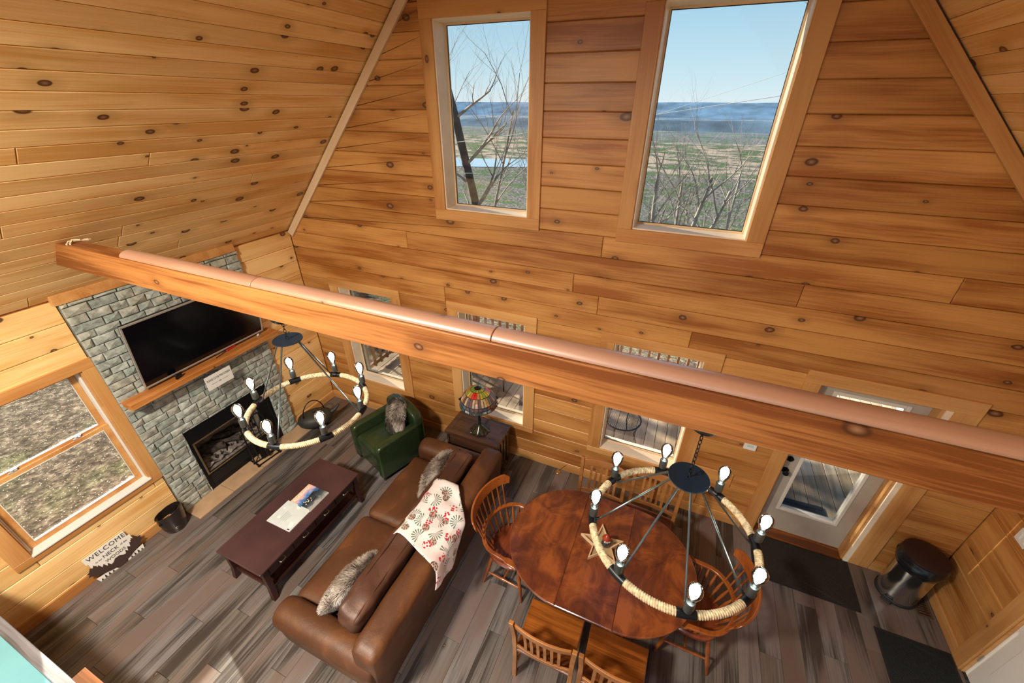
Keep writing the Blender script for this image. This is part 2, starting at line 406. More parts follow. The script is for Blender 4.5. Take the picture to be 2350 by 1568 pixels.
def glass(name, tint=(1, 1, 1), refl=.06):
    m, t, b = newmat(name); t.nodes.remove(b); tr = N(t, 'ShaderNodeBsdfTransparent'); tr.inputs[0].default_value = (*tint, 1)
    gl = N(t, 'ShaderNodeBsdfGlossy'); gl.inputs['Roughness'].default_value = .02
    fr = N(t, 'ShaderNodeFresnel'); fr.inputs[0].default_value = 1.45; mx = N(t, 'ShaderNodeMixShader')
    L(t, mth(t, 'MULTIPLY', fr.outputs[0], refl/.04), mx.inputs[0]); L(t, tr.outputs[0], mx.inputs[1]); L(t, gl.outputs[0], mx.inputs[2])
    out = [n for n in t.nodes if n.type == 'OUTPUT_MATERIAL'][0]; L(t, mx.outputs[0], out.inputs[0]); return m
M['glass'] = glass('glass', (.97, .985, .98), .03)
M['bulb_glass'] = glass('bulb_glass', (.86, .90, .86), .14)
def emit(name, col, st):
    m, t, b = newmat(name); b.inputs['Base Color'].default_value = (*col, 1); b.inputs['Emission Color'].default_value = (*col, 1); b.inputs['Emission Strength'].default_value = st; return m
M['glow'] = emit('glow', (.93, 1.0, .96), 38)
M['lampglow'] = emit('lampglow', (1, .88, .66), 60)

def sprig_mat():
    """pink and white fleece printed with red berries, pine cones and green needles"""
    m, t, b = newmat('sprig_print'); at = N(t, 'ShaderNodeUVMap'); P = at.outputs[0]
    base = mix(t, ramp(t, noi(t, P, 3, 2).outputs[0], [(.42, (0, 0, 0)), (.6, (1, 1, 1))]), (.74, .72, .72), (.74, .60, .60))
    def motif(scale, off, thr):
        mp = N(t, 'ShaderNodeMapping'); mp.inputs['Location'].default_value = off; L(t, P, mp.inputs[0])
        v = N(t, 'ShaderNodeTexVoronoi'); v.voronoi_dimensions = '2D'; v.inputs['Scale'].default_value = scale; v.inputs['Randomness'].default_value = .75; L(t, mp.outputs[0], v.inputs['Vector'])
        s = N(t, 'ShaderNodeSeparateColor'); L(t, v.outputs['Color'], s.inputs[0])
        sv = N(t, 'ShaderNodeVectorMath'); sv.operation = 'SUBTRACT'; mp2 = N(t, 'ShaderNodeVectorMath'); mp2.operation = 'SCALE'; mp2.inputs['Scale'].default_value = 1.0
        L(t, mp.outputs[0], sv.inputs[0]); L(t, v.outputs['Position'], sv.inputs[1])
        return v, s, sv.outputs[0], mth(t, 'GREATER_THAN', s.outputs[0], thr), mp.outputs[0]
    # needles: radiating strokes
    v, s, rel, has, q = motif(7.0, (3, 1, 0), .12)
    sp = N(t, 'ShaderNodeSeparateXYZ'); L(t, rel, sp.inputs[0])
    ang = mth(t, 'ARCTAN2', sp.outputs[1], sp.outputs[0])
    strokes = mth(t, 'GREATER_THAN', mth(t, 'SINE', mth(t, 'MULTIPLY', ang, 15)), .05)
    near = mth(t, 'MULTIPLY', mth(t, 'LESS_THAN', v.outputs['Distance'], .46), mth(t, 'GREATER_THAN', mth(t, 'SINE', mth(t, 'ADD', ang, mth(t, 'MULTIPLY', s.outputs[1], 6.28))), -.35))
    col = mix(t, mth(t, 'MULTIPLY', mth(t, 'MULTIPLY', strokes, near), mth(t, 'MULTIPLY', has, .9)), base, (.045, .11, .065))
    # cones
    v, s, rel, has, q = motif(7.0, (11, 5, 0), .52)
    sc_ = N(t, 'ShaderNodeTexVoronoi'); sc_.voronoi_dimensions = '2D'; sc_.inputs['Scale'].default_value = 60; L(t, q, sc_.inputs['Vector'])
    cone = mth(t, 'MULTIPLY', has, mth(t, 'LESS_THAN', v.outputs['Distance'], .24))
    col = mix(t, cone, col, ramp(t, sc_.outputs['Distance'], [(.3, (.10, .05, .04)), (.5, (.42, .30, .25))]))
    # berries
    v, s, rel, has, q = motif(7.0, (23, 9, 0), .35)
    bv = N(t, 'ShaderNodeTexVoronoi'); bv.voronoi_dimensions = '2D'; bv.inputs['Scale'].default_value = 38; L(t, q, bv.inputs['Vector'])
    ber = mth(t, 'MULTIPLY', mth(t, 'MULTIPLY', has, mth(t, 'LESS_THAN', v.outputs['Distance'], .30)), mth(t, 'LESS_THAN', bv.outputs['Distance'], .36))
    col = mix(t, ber, col, (.50, .010, .035))
    L(t, col, b.inputs['Base Color']); b.inputs['Roughness'].default_value = .9; b.inputs['Sheen Weight'].default_value = .3
    return m
M['sprig'] = sprig_mat()

# ================================================================== THE ROOM
W = 7.83; KNEE = 2.78; SL = 1.054; YB = -7.0
def subtract(rect, holes):
    rs = [rect]
    for h in holes:
        out = []
        for (a, b, c, d) in rs:
            if h[1] <= a+1e-4 or h[0] >= b-1e-4 or h[3] <= c+1e-4 or h[2] >= d-1e-4: out.append((a, b, c, d)); continue
            if h[0] > a: out.append((a, h[0], c, d))
            if h[1] < b: out.append((h[1], b, c, d))
            m0, m1 = max(a, h[0]), min(b, h[1])
            if h[2] > c+.008: out.append((m0, m1, c, h[2]))
            if h[3] < d-.008: out.append((m0, m1, h[3], d))
        rs = out
    return rs
def splits(a, b, joints=None, lo=2.2, hi=4.2, rng=None):
    xs = [a]
    if joints is not None:
        xs += [j for j in joints if a+.1 < j < b-.1]
    else:
        x = a + rng.uniform(.8, hi)
        while x < b-.9: xs.append(x); x += rng.uniform(lo, hi)
    xs = sorted(xs)+[b]
    return list(zip(xs[:-1], xs[1:]))
def board(parent, m, x0, x1, z0, z1, toW, clips=(), th=.02, ch=.006, gap=.0016, name='plank', rot=False):
    """board in wall coordinates (a along, b up); toW maps (a,b) origin -> matrix with z = outwards into the room"""
    poly = [(x0+gap, z0+gap), (x1-gap, z0+gap), (x1-gap, z1-gap), (x0+gap, z1-gap)]
    for c in clips:
        poly = clip(poly, *c)
        if len(poly) < 3: return None
    q = [poly[0]]
    for p in poly[1:]:
        if abs(p[0]-q[-1][0])+abs(p[1]-q[-1][1]) > .004: q.append(p)
    if len(q) < 3 or max(p[0] for p in q)-min(p[0] for p in q) < .012: return None
    o = (min(p[0] for p in q), (z0+z1)/2)
    mb = MB(); mb.prism([(p[0]-o[0], p[1]-o[1]) for p in q], 0, th, inset=ch, ch=ch)
    return mb.build(name, m, parent, M=toW(*o))

def back_of(a, b): return frame((a, .02, b), (1, 0, 0), (0, 0, 1), (0, -1, 0))
RAKE_L = (1, -1/SL, KNEE/SL); RAKE_R = (-1, -1/SL, W+KNEE/SL)
def openings_clip(): pass

HI_Z0, HI_Z1 = 3.265, 4.87
LO_Z0, LO_Z1 = .565, 2.07
WINS = [(2.47, 3.395, HI_Z0, HI_Z1), (4.405, 5.33, HI_Z0, HI_Z1), (.645, 1.525, LO_Z0, LO_Z1), (2.515, 3.40, LO_Z0, LO_Z1), (4.41, 5.285, LO_Z0, LO_Z1)]
DOOR1 = (6.25, 7.17, -.05, 2.08)
HOLES = WINS+[DOOR1]
# ---- back wall
def slab(name, rect, holes, toM, clips, t):
    mb = MB()
    zs = sorted(set([rect[2], rect[3]]+[h[2] for h in holes if h[2] > rect[2]]+[h[3] for h in holes]))
    for r0, r1 in zip(zs[:-1], zs[1:]):
        for (a, b, c, d) in subtract((rect[0], rect[1], r0, r1), holes):
            p = [(a, c), (b, c), (b, d), (a, d)]
            for cl in clips: p = clip(p, *cl) if len(p) > 2 else p
            if len(p) > 2: mb.prism(p, 0, t, toM)
    return mb.build(name, M['pine'])
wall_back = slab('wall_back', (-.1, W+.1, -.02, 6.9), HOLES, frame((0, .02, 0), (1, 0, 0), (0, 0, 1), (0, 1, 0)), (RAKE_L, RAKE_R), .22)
tag(wall_back, 'gable wall of knotty pine boards with five windows and a door', kind='structure')
JOINTS = {14: [3.55, 1.1, 6.2], 13: [1.6, 4.364], 12: [4.161, 6.769], 11: [1.9, 5.846], 10: [3.91], 15: [], 16: [], 17: [], 18: []}
rows = 35
for k in range(rows):
    z0 = 3.169-.203*16+.203*k; z1 = z0+.203
    if k == 0: z0 = -.0
    rl = max(0, (z0-KNEE)/SL); rr = W-rl
    if rr-rl < .1: continue
    if z0 > KNEE+.2: js = [] if z0 < 4.9 else None
    else: js = JOINTS.get(k+(-3 if k > 3 else 20), None)
    for (a, b) in splits(rl, rr, js, rng=RNG):
        for (c, d, e_, f_) in subtract((a, b, z0, z1), HOLES):
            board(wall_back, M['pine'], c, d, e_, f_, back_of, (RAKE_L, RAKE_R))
# ---- left wall (boards run along y); wall coordinate a = -y
LWIN = (2.535, 3.515, .69, 2.10)
STONE = (.80, 2.44, -.1, 2.74)
def left_of(a, b): return frame((-.02, -a, b), (0, -1, 0), (0, 0, 1), (1, 0, 0))
wall_left = slab('wall_left', (-.02, -YB, -.02, KNEE+.02), [LWIN, (1.2, 2.1, .22, .80)], frame((-.02, 0, 0), (0, -1, 0), (0, 0, 1), (-1, 0, 0)), (), .16)
tag(wall_left, 'low side wall of pine boards behind the fireplace', kind='structure')
for k in range(15):
    z0 = .0 if k == 0 else 3.169-.203*16+.203*k; z1 = 3.169-.203*16+.203*(k+1)
    z1 = min(z1, KNEE)
    if z1-z0 < .02: continue
    for (a, b) in splits(0, -YB, None, rng=RNG):
        for (c, d, e_, f_) in subtract((a, b, z0, z1), [LWIN, STONE]):
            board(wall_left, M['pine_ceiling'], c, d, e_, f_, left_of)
# ---- right wall
DOOR2 = (.78, 1.70, -.05, 2.08)
def right_of(a, b): return frame((W+.02, -a, b), (0, -1, 0), (0, 0, 1), (-1, 0, 0))
wall_right = slab('wall_right', (-.02, -YB, -.02, KNEE+.02), [DOOR2], frame((W+.02, 0, 0), (0, -1, 0), (0, 0, 1), (1, 0, 0)), (), .16)
tag(wall_right, 'low side wall of pine boards beside the white door', kind='structure')
for k in range(15):
    z0 = .0 if k == 0 else 3.169-.203*16+.203*k; z1 = min(3.169-.203*16+.203*(k+1), KNEE)
    if z1-z0 < .02: continue
    for (a, b) in splits(0, -YB, None, rng=RNG):
        for (c, d, e_, f_) in subtract((a, b, z0, z1), [DOOR2]):
            board(wall_right, M['pine'], c, d, e_, f_, right_of)
# ---- ceilings (two slopes)
LEN = math.hypot(W/2, W/2*SL); ux = 1/math.hypot(1, SL); uz = SL*ux
ceil_objs = []
for side in (0, 1):
    sgn = 1 if side == 0 else -1; x0 = 0 if side == 0 else W
    nrm = (uz*sgn, 0, -ux)                 # into the room
    def c_of(a, b, x0=x0, sgn=sgn, nrm=nrm): return frame((x0+sgn*ux*b-nrm[0]*.018, -a, KNEE+uz*b-nrm[2]*.018), (0, -1, 0), (sgn*ux, 0, uz), nrm)
    mb = MB(); mb.prism([(-.2, -.2), (-YB, -.2), (-YB, LEN+.05), (-.2, LEN+.05)], -.17, 0, c_of(0, 0))
    c = mb.build('ceiling', M['pine_ceiling']); tag(c, ['left slope of the vaulted ceiling in pale knotty pine', 'right slope of the vaulted ceiling in amber pine'][side], kind='structure')
    ceil_objs.append(c)
    for k in range(44):
        b0 = .1305*k; b1 = min(b0+.1305, LEN)
        if b1-b0 < .03: continue
        for (a, b) in splits(0, -YB, None, lo=2.4, hi=4.0, rng=RNG):
            board(c, M['pine_ceiling'], a, b, b0, b1, c_of, th=.018, ch=.004)
# ---- floor
mb = MB(); mb.bb((-.1, YB, -.16), (W+.1, .18, -.009)); floor = mb.build('floor', M['floor']); tag(floor, 'floor of grey brown wood-look planks', kind='structure')
def fl_of(a, b): return frame((b, -a, -.009), (0, -1, 0), (1, 0, 0), (0, 0, 1)) if False else Matrix(((0, 1, 0, b), (-1, 0, 0, -a), (0, 0, 1, -.009), (0, 0, 0, 1)))
for i in range(44):
    x0 = .178*i; x1 = min(W, x0+.178)
    off = [0, .41, .82, .2, .61, 1.02][i % 6]*1.0
    ys = [0]; y = .30+off
    while y < 5.9: ys.append(y); y += 1.22
    ys.append(6.6)
    for a, b in zip(ys[:-1], ys[1:]):
        if b-a < .02: continue
        mb = MB(); g = .0008; w_ = x1-x0
        mb.prism([(g, -w_/2+g), (b-a-g, -w_/2+g), (b-a-g, w_/2-g), (g, w_/2-g)], 0, .009, inset=.0015, ch=.0015)
        mb.build('plank', M['floor'], floor, M=Matrix(((0, 1, 0, (x0+x1)/2), (-1, 0, 0, -a), (0, 0, 1, -.009), (0, 0, 0, 1))))
# ---- baseboards, corner and rake trims
def strip(name, m, p0, p1, n, w_, t, up=None, kind='structure', label=None, parent=None, bevel=.003):
    """a board from p0 to p1 lying against a surface with normal n, width w_ along up"""
    p0, p1, n = Vector(p0), Vector(p1), Vector(n).normalized(); ex = (p1-p0).normalized()
    ey = n.cross(ex).normalized() if up is None else Vector(up).normalized(); l = (p1-p0).length
    mb = MB(); mb.bb((0, 0, 0), (l, w_, t))
    o = mb.build(name, m, parent, bevel=bevel, M=frame(p0, ex, ey, n))
    if parent is None: tag(o, label, kind=kind)
    return o
strip('baseboard_left', M['pine_trim'], (0, -YB*-1, 0), (0, -2.45, 0), (1, 0, 0), .115, .018, (0, 0, 1), label='pine baseboard under the side window')
strip('baseboard_left', M['pine_trim'], (0, -.79, 0), (0, -.0, 0), (1, 0, 0), .115, .018, (0, 0, 1), label='short pine baseboard behind the black kettle')
strip('baseboard_back', M['pine_trim'], (.02, 0, 0), (6.12, 0, 0), (0, -1, 0), .115, .018, (0, 0, 1), label='long pine baseboard under the gable windows')
strip('baseboard_back', M['pine_trim'], (7.35, 0, 0), (W, 0, 0), (0, -1, 0), .115, .018, (0, 0, 1), label='short pine baseboard behind the bin')
strip('baseboard_right', M['pine_trim'], (W, 0, 0), (W, -.65, 0), (-1, 0, 0), .115, .018, (0, 0, 1), label='short pine baseboard between bin and white door')
for side in (0, 1):
    s_ = 1 if side == 0 else -1; x0 = 0 if side == 0 else W
    p0 = Vector((x0+s_*.0, -.001, KNEE-.02)); p1 = Vector((x0+s_*3.9, -.001, KNEE+3.9*SL-.02))
    strip('trim_%d' % (side+1), M['pine_pale'] if side == 0 else M['pine_trim'], p0, p1, (0, -1, 0), .085, .03, up=(uz*s_, 0, -ux), label=['sloping trim board up the left rake of the gable', 'sloping trim board up the right rake of the gable'][side])

# ---- windows
def casing(parent, toM, x0, x1, z0, z1, wl, wr, wt, wb, m, name='casing_board', t=.02, horns=0):
    B_ = [(x0-wl, x1+wr, z1, z1+wt), (x0-wl, x1+wr, z0-wb, z0), (x0-wl, x0, z0, z1), (x1, x1+wr, z0, z1)]
    for i, (a, b, c, d) in enumerate(B_):
        mb = MB(); mid = (c+d)/2
        if i < 2: mb.prism([(0, c-mid), (b-a, c-mid), (b-a, d-mid), (0, d-mid)], 0, t, inset=.003, ch=.003); Mx = toM(a, mid)
        else:
            mb.prism([(0, -(b-a)/2), (d-c, -(b-a)/2), (d-c, (b-a)/2), (0, (b-a)/2)], 0, t, inset=.003, ch=.003)
            Mx = toM((a+b)/2, c) @ RZ(90)
        mb.build(name, m, parent, M=Mx)
def fixed_window(i, r, wl, wr, wt, wb, label, depth=.17):
    x0, x1, z0, z1 = r
    mb = MB()
    for a, b in (((x0-.0, .0, z0), (x0+.012, .24, z1)), ((x1-.012, .0, z0), (x1, .24, z1)), ((x0+.012, .0, z1-.012), (x1-.012, .24, z1)), ((x0+.012, .0, z0), (x1-.012, .24, z0+.012))): mb.bb(a, b)
    w_ = mb.build('window_%d' % i, M['jamb'], bevel=.001); tag(w_, label, kind='structure')
    def toM(a, b): return frame((a, 0, b), (1, 0, 0), (0, 0, 1), (0, -1, 0))
    casing(w_, toM, x0, x1, z0, z1, wl, wr, wt, wb, M['pine_trim'])
    mb = MB(); f = .014
    for a, b in (((x0+.012, depth-.015, z0+.012), (x0+.012+f, depth+.02, z1-.012)), ((x1-.012-f, depth-.015, z0+.012), (x1-.012, depth+.02, z1-.012)), ((x0+.012+f, depth-.015, z1-.012-f), (x1-.012-f, depth+.02, z1-.012)), ((x0+.012+f, depth-.015, z0+.012), (x1-.012-f, depth+.02, z0+.012+f))): mb.bb(a, b)
    mb.build('window_frame', M['pine_pale'], w_)
    mb = MB(); mb.bb((x0+.02, depth, z0+.02), (x1-.02, depth+.004, z1-.02)); mb.build('pane', M['glass'], w_)
    mb = MB()
    g = .005; a0, a1, c0, c1 = x0+.026, x1-.026, z0+.026, z1-.026
    for a, b in (((a0, depth-.004, c0), (a0+g, depth, c1)), ((a1-g, depth-.004, c0), (a1, depth, c1)), ((a0+g, depth-.004, c0), (a1-g, depth, c0+g)), ((a0+g, depth-.004, c1-g), (a1-g, depth, c1))): mb.bb(a, b)
    mb.build('gasket', M['black'], w_)
    return w_
fixed_window(1, WINS[0], .125, .13, .135, .11, 'tall upper gable window, left of the pair', .20)
fixed_window(2, WINS[1], .13, .133, .135, .12, 'tall upper gable window, right of the pair', .20)
fixed_window(3, WINS[2], .145, .155, .12, .075, 'low window behind the green armchair')
fixed_window(4, WINS[3], .14, .14, .12, .075, 'low window behind the stained glass lamp')
fixed_window(5, WINS[4], .145, .16, .12, .075, 'low window behind the dining table')
# double-hung window on the left wall
a0, a1, z0, z1 = LWIN
mb = MB()
for p, q in (((-.16, -a0-.012, z0), (0, -a0, z1)), ((-.16, -a1, z0), (0, -a1+.012, z1)), ((-.16, -a1+.012, z1-.012), (0, -a0-.012, z1))): mb.bb(p, q)
w6 = mb.build('window_6', M['pine_trim'], bevel=.001); tag(w6, 'double-hung side window left of the fireplace, over dry grass', kind='structure')
casing(w6, lambda a, b: frame((0, -a, b), (0, -1, 0), (0, 0, 1), (1, 0, 0)), a0, a1, z0, z1, .10, .125, .10, .075, M['pine_trim'])
mb = MB(); mb.bb((-.15, -a1-.0, z0-.012), (.032, -a0+.0, z0+.004)); mb.build('window_sill', M['white'], w6, bevel=.002)
def sash(zb, zt, x, nm):
    mb = MB(); fr = .05; y0, y1 = -a1+.03, -a0-.03
    for p, q in (((x, y0, zb), (x+.035, y0+fr, zt)), ((x, y1-fr, zb), (x+.035, y1, zt)), ((x, y0+fr, zt-.04), (x+.035, y1-fr, zt)), ((x, y0+fr, zb), (x+.035, y1-fr, zb+.055))): mb.bb(p, q)
    s = mb.build(nm, M['pine_trim'], w6, bevel=.003)
    mb = MB(); mb.bb((x+.014, y0+fr-.01, zb+.04), (x+.018, y1-fr+.01, zt-.03)); mb.build('pane', M['glass'], s)
    mb = MB(); g = .006
    for p, q in (((x+.033, y0+fr, zb+.055), (x+.038, y0+fr+g, zt-.04)), ((x+.033, y1-fr-g, zb+.055), (x+.038, y1-fr, zt-.04)), ((x+.033, y0+fr+g, zb+.055), (x+.038, y1-fr-g, zb+.055+g)), ((x+.033, y0+fr+g, zt-.04-g), (x+.038, y1-fr-g, zt-.04))): mb.bb(p, q)
    mb.build('glazing_bead', M['white'], s)
    return s
sash(z0+.004, 1.46, -.108, 'lower_sash'); sash(1.42, z1-.012, -.147, 'upper_sash')
for yy in (-2.80, -3.25):
    mb = MB(); mb.bb((-.105, yy-.03, 1.46), (-.078, yy+.03, 1.468)); mb.cyl((-.091, yy, 1.468), (-.091, yy, 1.482), .012, n=10); mb.bb((-.099, yy-.005, 1.476), (-.083, yy+.035, 1.486))
    mb.build('sash_lock', M['silver'], w6, bevel=.001)
for yy in (-a0-.021, -a1+.021):
    mb = MB(); mb.bb((-.155, yy-.008, z0), (-.05, yy+.008, z1-.012)); mb.build('sash_track', M['white'], w6)

# ---- door in the back wall
d1 = tag(MB().bb((6.25, .0, 0), (6.262, .24, 2.08)).bb((7.10, 0, 0), (7.125, .24, 2.08)).bb((6.262, 0, 2.068), (7.10, .24, 2.08)).build('door_1', M['pine_trim'], bevel=.002), 'glazed taupe deck door with pine frame', kind='structure')
casing(d1, lambda a, b: frame((a, 0, b), (1, 0, 0), (0, 0, 1), (0, -1, 0)), 6.25, 7.17, -.0, 2.08, .13, .175, .13, .0, M['pine_trim'])
mb = MB(); mb.bb((7.125, -.018, 0), (7.17, .02, 2.08)); mb.build('jamb_edge', M['jamb'], d1, bevel=.003)
mb = MB(); dx0, dx1, dy, dz0, dz1 = 6.265, 7.098, .10, .03, 2.065; gx0, gx1, gz0, gz1 = 6.413, 6.962, .36, 1.97
for (a, b, c, d) in subtract((dx0, dx1, dz0, dz1), [(gx0, gx1, gz0, gz1)]): mb.bb((a, dy, c), (b, dy+.045, d))
sl_ = mb.build('door_slab', M['door_paint'], d1)
mb = MB(); g = .035
for (a, b, c, d) in subtract((gx0-.012, gx1+.012, gz0-.012, gz1+.012), [(gx0+.022, gx1-.022, gz0+.022, gz1-.022)]): mb.bb((a, dy-.012, c), (b, dy+.05, d))
mb.build('glass_moulding', M['door_mould'], sl_, bevel=.006)
mb = MB(); mb.bb((gx0, dy+.02, gz0), (gx1, dy+.024, gz1)); mb.build('pane', M['glass'], sl_)
for zz, r_ in ((1.085, .026), (.925, .028)):
    mb = MB(); mb.cyl((6.322, dy, zz), (6.322, dy-.012, zz), r_+.006, n=18)
    if zz < 1: mb.tube([(6.322, dy-.012, zz), (6.322, dy-.045, zz)], [.012, .012], 12); mb.lathe([(.010, 0), (.026, .008), (.030, .022), (.022, .036), (.004, .04)], 18, frame((6.322, dy-.04, zz), (1, 0, 0), (0, 0, 1), (0, -1, 0)))
    else: mb.box((6.322, dy-.022, zz), (.012, .02, .034))
    mb.build('door_knob' if zz < 1 else 'deadbolt', M['blackmetal'], d1, smooth=40)
mb = MB(); mb.bb((6.265, -.03, 0), (7.098, .14, .022)); mb.build('threshold', M['orange_wood'], d1, bevel=.004)
# ---- white door in the right wall
d2 = tag(MB().bb((W, -.79, 0), (W+.16, -.78, 2.08)).bb((W, -1.70, 0), (W+.16, -1.69, 2.08)).bb((W, -1.69, 2.07), (W+.16, -.79, 2.08)).build('door_2', M['pine_trim'], bevel=.002), 'white panelled door at the right edge, past the second mat', kind='structure')
casing(d2, lambda a, b: frame((W, -a, b), (0, -1, 0), (0, 0, 1), (-1, 0, 0)), .78, 1.70, 0, 2.08, .13, .13, .13, 0, M['pine_trim'])
mb = MB(); mb.bb((W+.02, -1.69, .012), (W+.06, -.79, 2.07)); s2 = mb.build('door_slab', M['white'], d2, bevel=.002)
for (ya, yb, za, zb) in ((-1.18, -.92, .25, .95), (-1.56, -1.30, .25, .95), (-1.18, -.92, 1.1, 1.9), (-1.56, -1.30, 1.1, 1.9)):
    mb = MB(); mb.bb((W+.012, ya, za), (W+.022, yb, zb)); mb.build('door_panel', M['white'], s2, bevel=.006)
mb = MB()
for zz in (.25, 1.05, 1.85): mb.cyl((W+.012, -.785, zz-.045), (W+.012, -.785, zz+.045), .006, n=8); mb.bb((W+.014, -.80, zz-.045), (W+.018, -.775, zz+.045))
mb.build('hinge', M['silver'], d2)

# ================================================================== FIREPLACE WALL
fp = thing('fireplace', 'grey split-stone fireplace reaching the knee wall top, with black firebox', 'fireplace', (0, 0, 0))
FB = (1.04, 2.10, .02, .955)       # a = -y range, z range of the opening
r2 = random.Random(5)
z = .0; row = 0
while z < 2.72:
    hh = r2.uniform(.072, .09); z1 = min(z+hh, 2.735)
    a = .80; first = True
    while a < 2.44-.01:
        l = r2.uniform(.11, .23)
        if first: l *= r2.uniform(.5, 1); first = False
        a1_ = min(2.44, a+l)
        if 2.44-a1_ < .05: a1_ = 2.44
        for (c, d, e_, f_) in subtract((a, a1_, z, z1), [FB]):
            if d-c < .015 or f_-e_ < .012: continue
            dep = .034+r2.uniform(0, .016); g = .0012; mb = MB()
            j = lambda s=.004: r2.uniform(-s, s)
            w_, h_ = d-c-2*g, f_-e_-2*g
            vs = [(0, 0, 0), (w_, 0, 0), (w_, h_, 0), (0, h_, 0)]
            i1 = [(.002, .002), (w_-.002, .002), (w_-.002, h_-.002), (.002, h_-.002)]
            vs += [(p[0], p[1], dep-.008+j(.003)) for p in i1]
            i2 = [(.009+j(), .007+j(.003)), (w_-.009+j(), .007+j(.003)), (w_-.009+j(), h_-.007+j(.003)), (.009+j(), h_-.007+j(.003))]
            vs += [(min(max(p[0], .004), w_-.004), min(max(p[1], .004), h_-.004), dep+j(.006)) for p in i2]
            vs += [(w_*(.5+j(.2)), h_*(.5+j(.15)), dep+.004+r2.uniform(-.002, .010))]
            fs = [(3, 2, 1, 0)]
            for k in range(4):
                k2 = (k+1) % 4; fs += [(k, k2, 4+k2, 4+k), (4+k, 4+k2, 8+k2, 8+k), (8+k, 8+k2, 12)]
            mb.add(vs, fs); mb.build('stone', M['stone'], fp, M=frame((0.002, -(c+g), e_+g), (0, -1, 0), (0, 0, 1), (1, 0, 0)))
        a = a1_
    z = z1; row += 1
mb = MB()
for (c, d, e_, f_) in subtract((.80, 2.44, 0, 2.735), [FB]): mb.bb((0, -d, e_), (.024, -c, f_))
mb.build('mortar', M['soot'], fp)
# firebox: black surround, brick lined recess, ash and logs
mb = MB()
ya, yb = -2.06, -1.245; zb, zt = .27, .76
for (c, d, e_, f_) in subtract((1.04, 2.10, .02, .955), [(-yb, -ya, zb, zt)]): mb.bb((.012, -d, e_), (.034, -c, f_))
fbx = mb.build('firebox_surround', M['blackmetal'], fp, bevel=.002)
mb = MB(); mb.bb((-.42, ya, zb), (-.40, yb, zt)); mb.bb((-.42, ya-.01, zb-.01), (.012, ya, zt)); mb.bb((-.42, yb, zb-.01), (.012, yb+.01, zt)); mb.bb((-.42, ya, zt), (.012, yb, zt+.01))
mb.build('firebox_lining', plain('fire_brick', (.17, .14, .115), .9, var=.4, vs=10, bmp=.4, bs=30), fp)
mb = MB(); mb.bb((-.42, ya, zb-.02), (.012, yb, zb+.0)); mb.build('firebox_floor', M['ash'], fp)
r3 = random.Random(3)
mb = MB(); mb.grid(lambda u, v: (-.40+u*.38, ya+.02+v*(yb-ya-.04), zb+.03+.06*noise.noise(Vector((u*5, v*11, 1)))+.05*sin(u*3.1)), 16, 30)
mb.build('ash_bed', M['ash'], fp, smooth=30)
for k in range(7):
    y_ = ya+.14+k*.085; mb = MB(); p0 = Vector((-.30+r3.uniform(-.05, .05), y_-.12, zb+.08+r3.uniform(0, .05))); p1 = p0+Vector((r3.uniform(.05, .2), r3.uniform(.15, .3), r3.uniform(-.01, .05)))
    mb.tube([p0+(p1-p0)*(i/5)+Vector((0, 0, r3.uniform(-.01, .01))) for i in range(6)], [r3.uniform(.025, .042) for _ in range(6)], 8); mb.build('charred_log', M['log'], fp, smooth=40)
mb = MB()
for k in range(9): y_ = ya+.12+k*.07; mb.cyl((-.34, y_, zb+.05), (-.06, y_, zb+.05), .007, n=6); mb.cyl((-.06, y_, zb+.05), (-.06, y_, zb+.11), .007, n=6)
mb.build('grate', M['iron'], fp)
mb = MB(); fw = .018
for p, q in (((.034, ya-.012, zb-.012), (.044, yb+.012, zb+.006)), ((.034, ya-.012, zt-.006), (.044, yb+.012, zt+.012)), ((.034, ya-.012, zb), (.044, ya+.008, zt))): mb.bb(p, q)
mb.build('screen_frame', M['brass'], fp, bevel=.002)
mb = MB()
for k in range(16): y_ = -1.235+.0105*k; mb.tube([(.030+.006*(k % 2), y_, zt), (.034+.006*((k+1) % 2), y_, zb-.01)], .0045, 5)
mb.build('mesh_curtain', M['iron'], fp)
mb = MB()
for k in range(5): mb.bb((.034, -2.05, .10+k*.026), (.038, -1.09, .112+k*.026))
mb.build('lower_louvre', M['black'], fp)
for k in range(4):
    y1_ = -2.44+.43*k; mb = MB(); mb.bb((.0, y1_+.002, .0), (.295, min(y1_+.428, -.72), .02)); mb.build('hearth_tile', M['tile'], fp, bevel=.003)
mb = MB(); mb.bb((-.0, -2.47, 2.735), (.055, -.82, 2.828)); mb.build('top_board', M['pine_trim'], fp, bevel=.003)
mb = MB(); mb.bb((0.01, -2.425, 1.602), (.20, -.735, 1.667)); man = mb.build('mantel_shelf', wood('mantel_wood', (.66, .30, .09), (.40, .14, .03), knot=.5, cut=.2, tone=.05, grain=1.4, rough=.4, axis=1), fp, bevel=.004)

# television, tilted forward on the stone
tv = thing('television', 'large flat television with silver bezel above the mantel', 'television', (.085, -1.535, 1.716))
tv.rotation_euler = (0, rad(11.5), 0)
mb = MB(); mb.bb((-.03, -.675, .0), (.012, .675, .745)); mb.build('tv_casing', M['black'], tv, bevel=.006)
mb = MB()
for p, q in (((.008, -.685, -.008), (.024, .685, .010)), ((.008, -.685, .735), (.024, .685, .753)), ((.008, -.685, 0), (.024, -.668, .745)), ((.008, .668, 0), (.024, .685, .745))): mb.bb(p, q)
mb.build('tv_bezel', M['silver'], tv, bevel=.003)
mb = MB(); mb.bb((.012, -.668, .010), (.018, .668, .735)); mb.build('tv_screen', M['screen'], tv)
mb = MB(); mb.bb((-.07, -.12, .2), (-.02, .12, .5)); mb.build('wall_bracket', M['blackmetal'], tv)

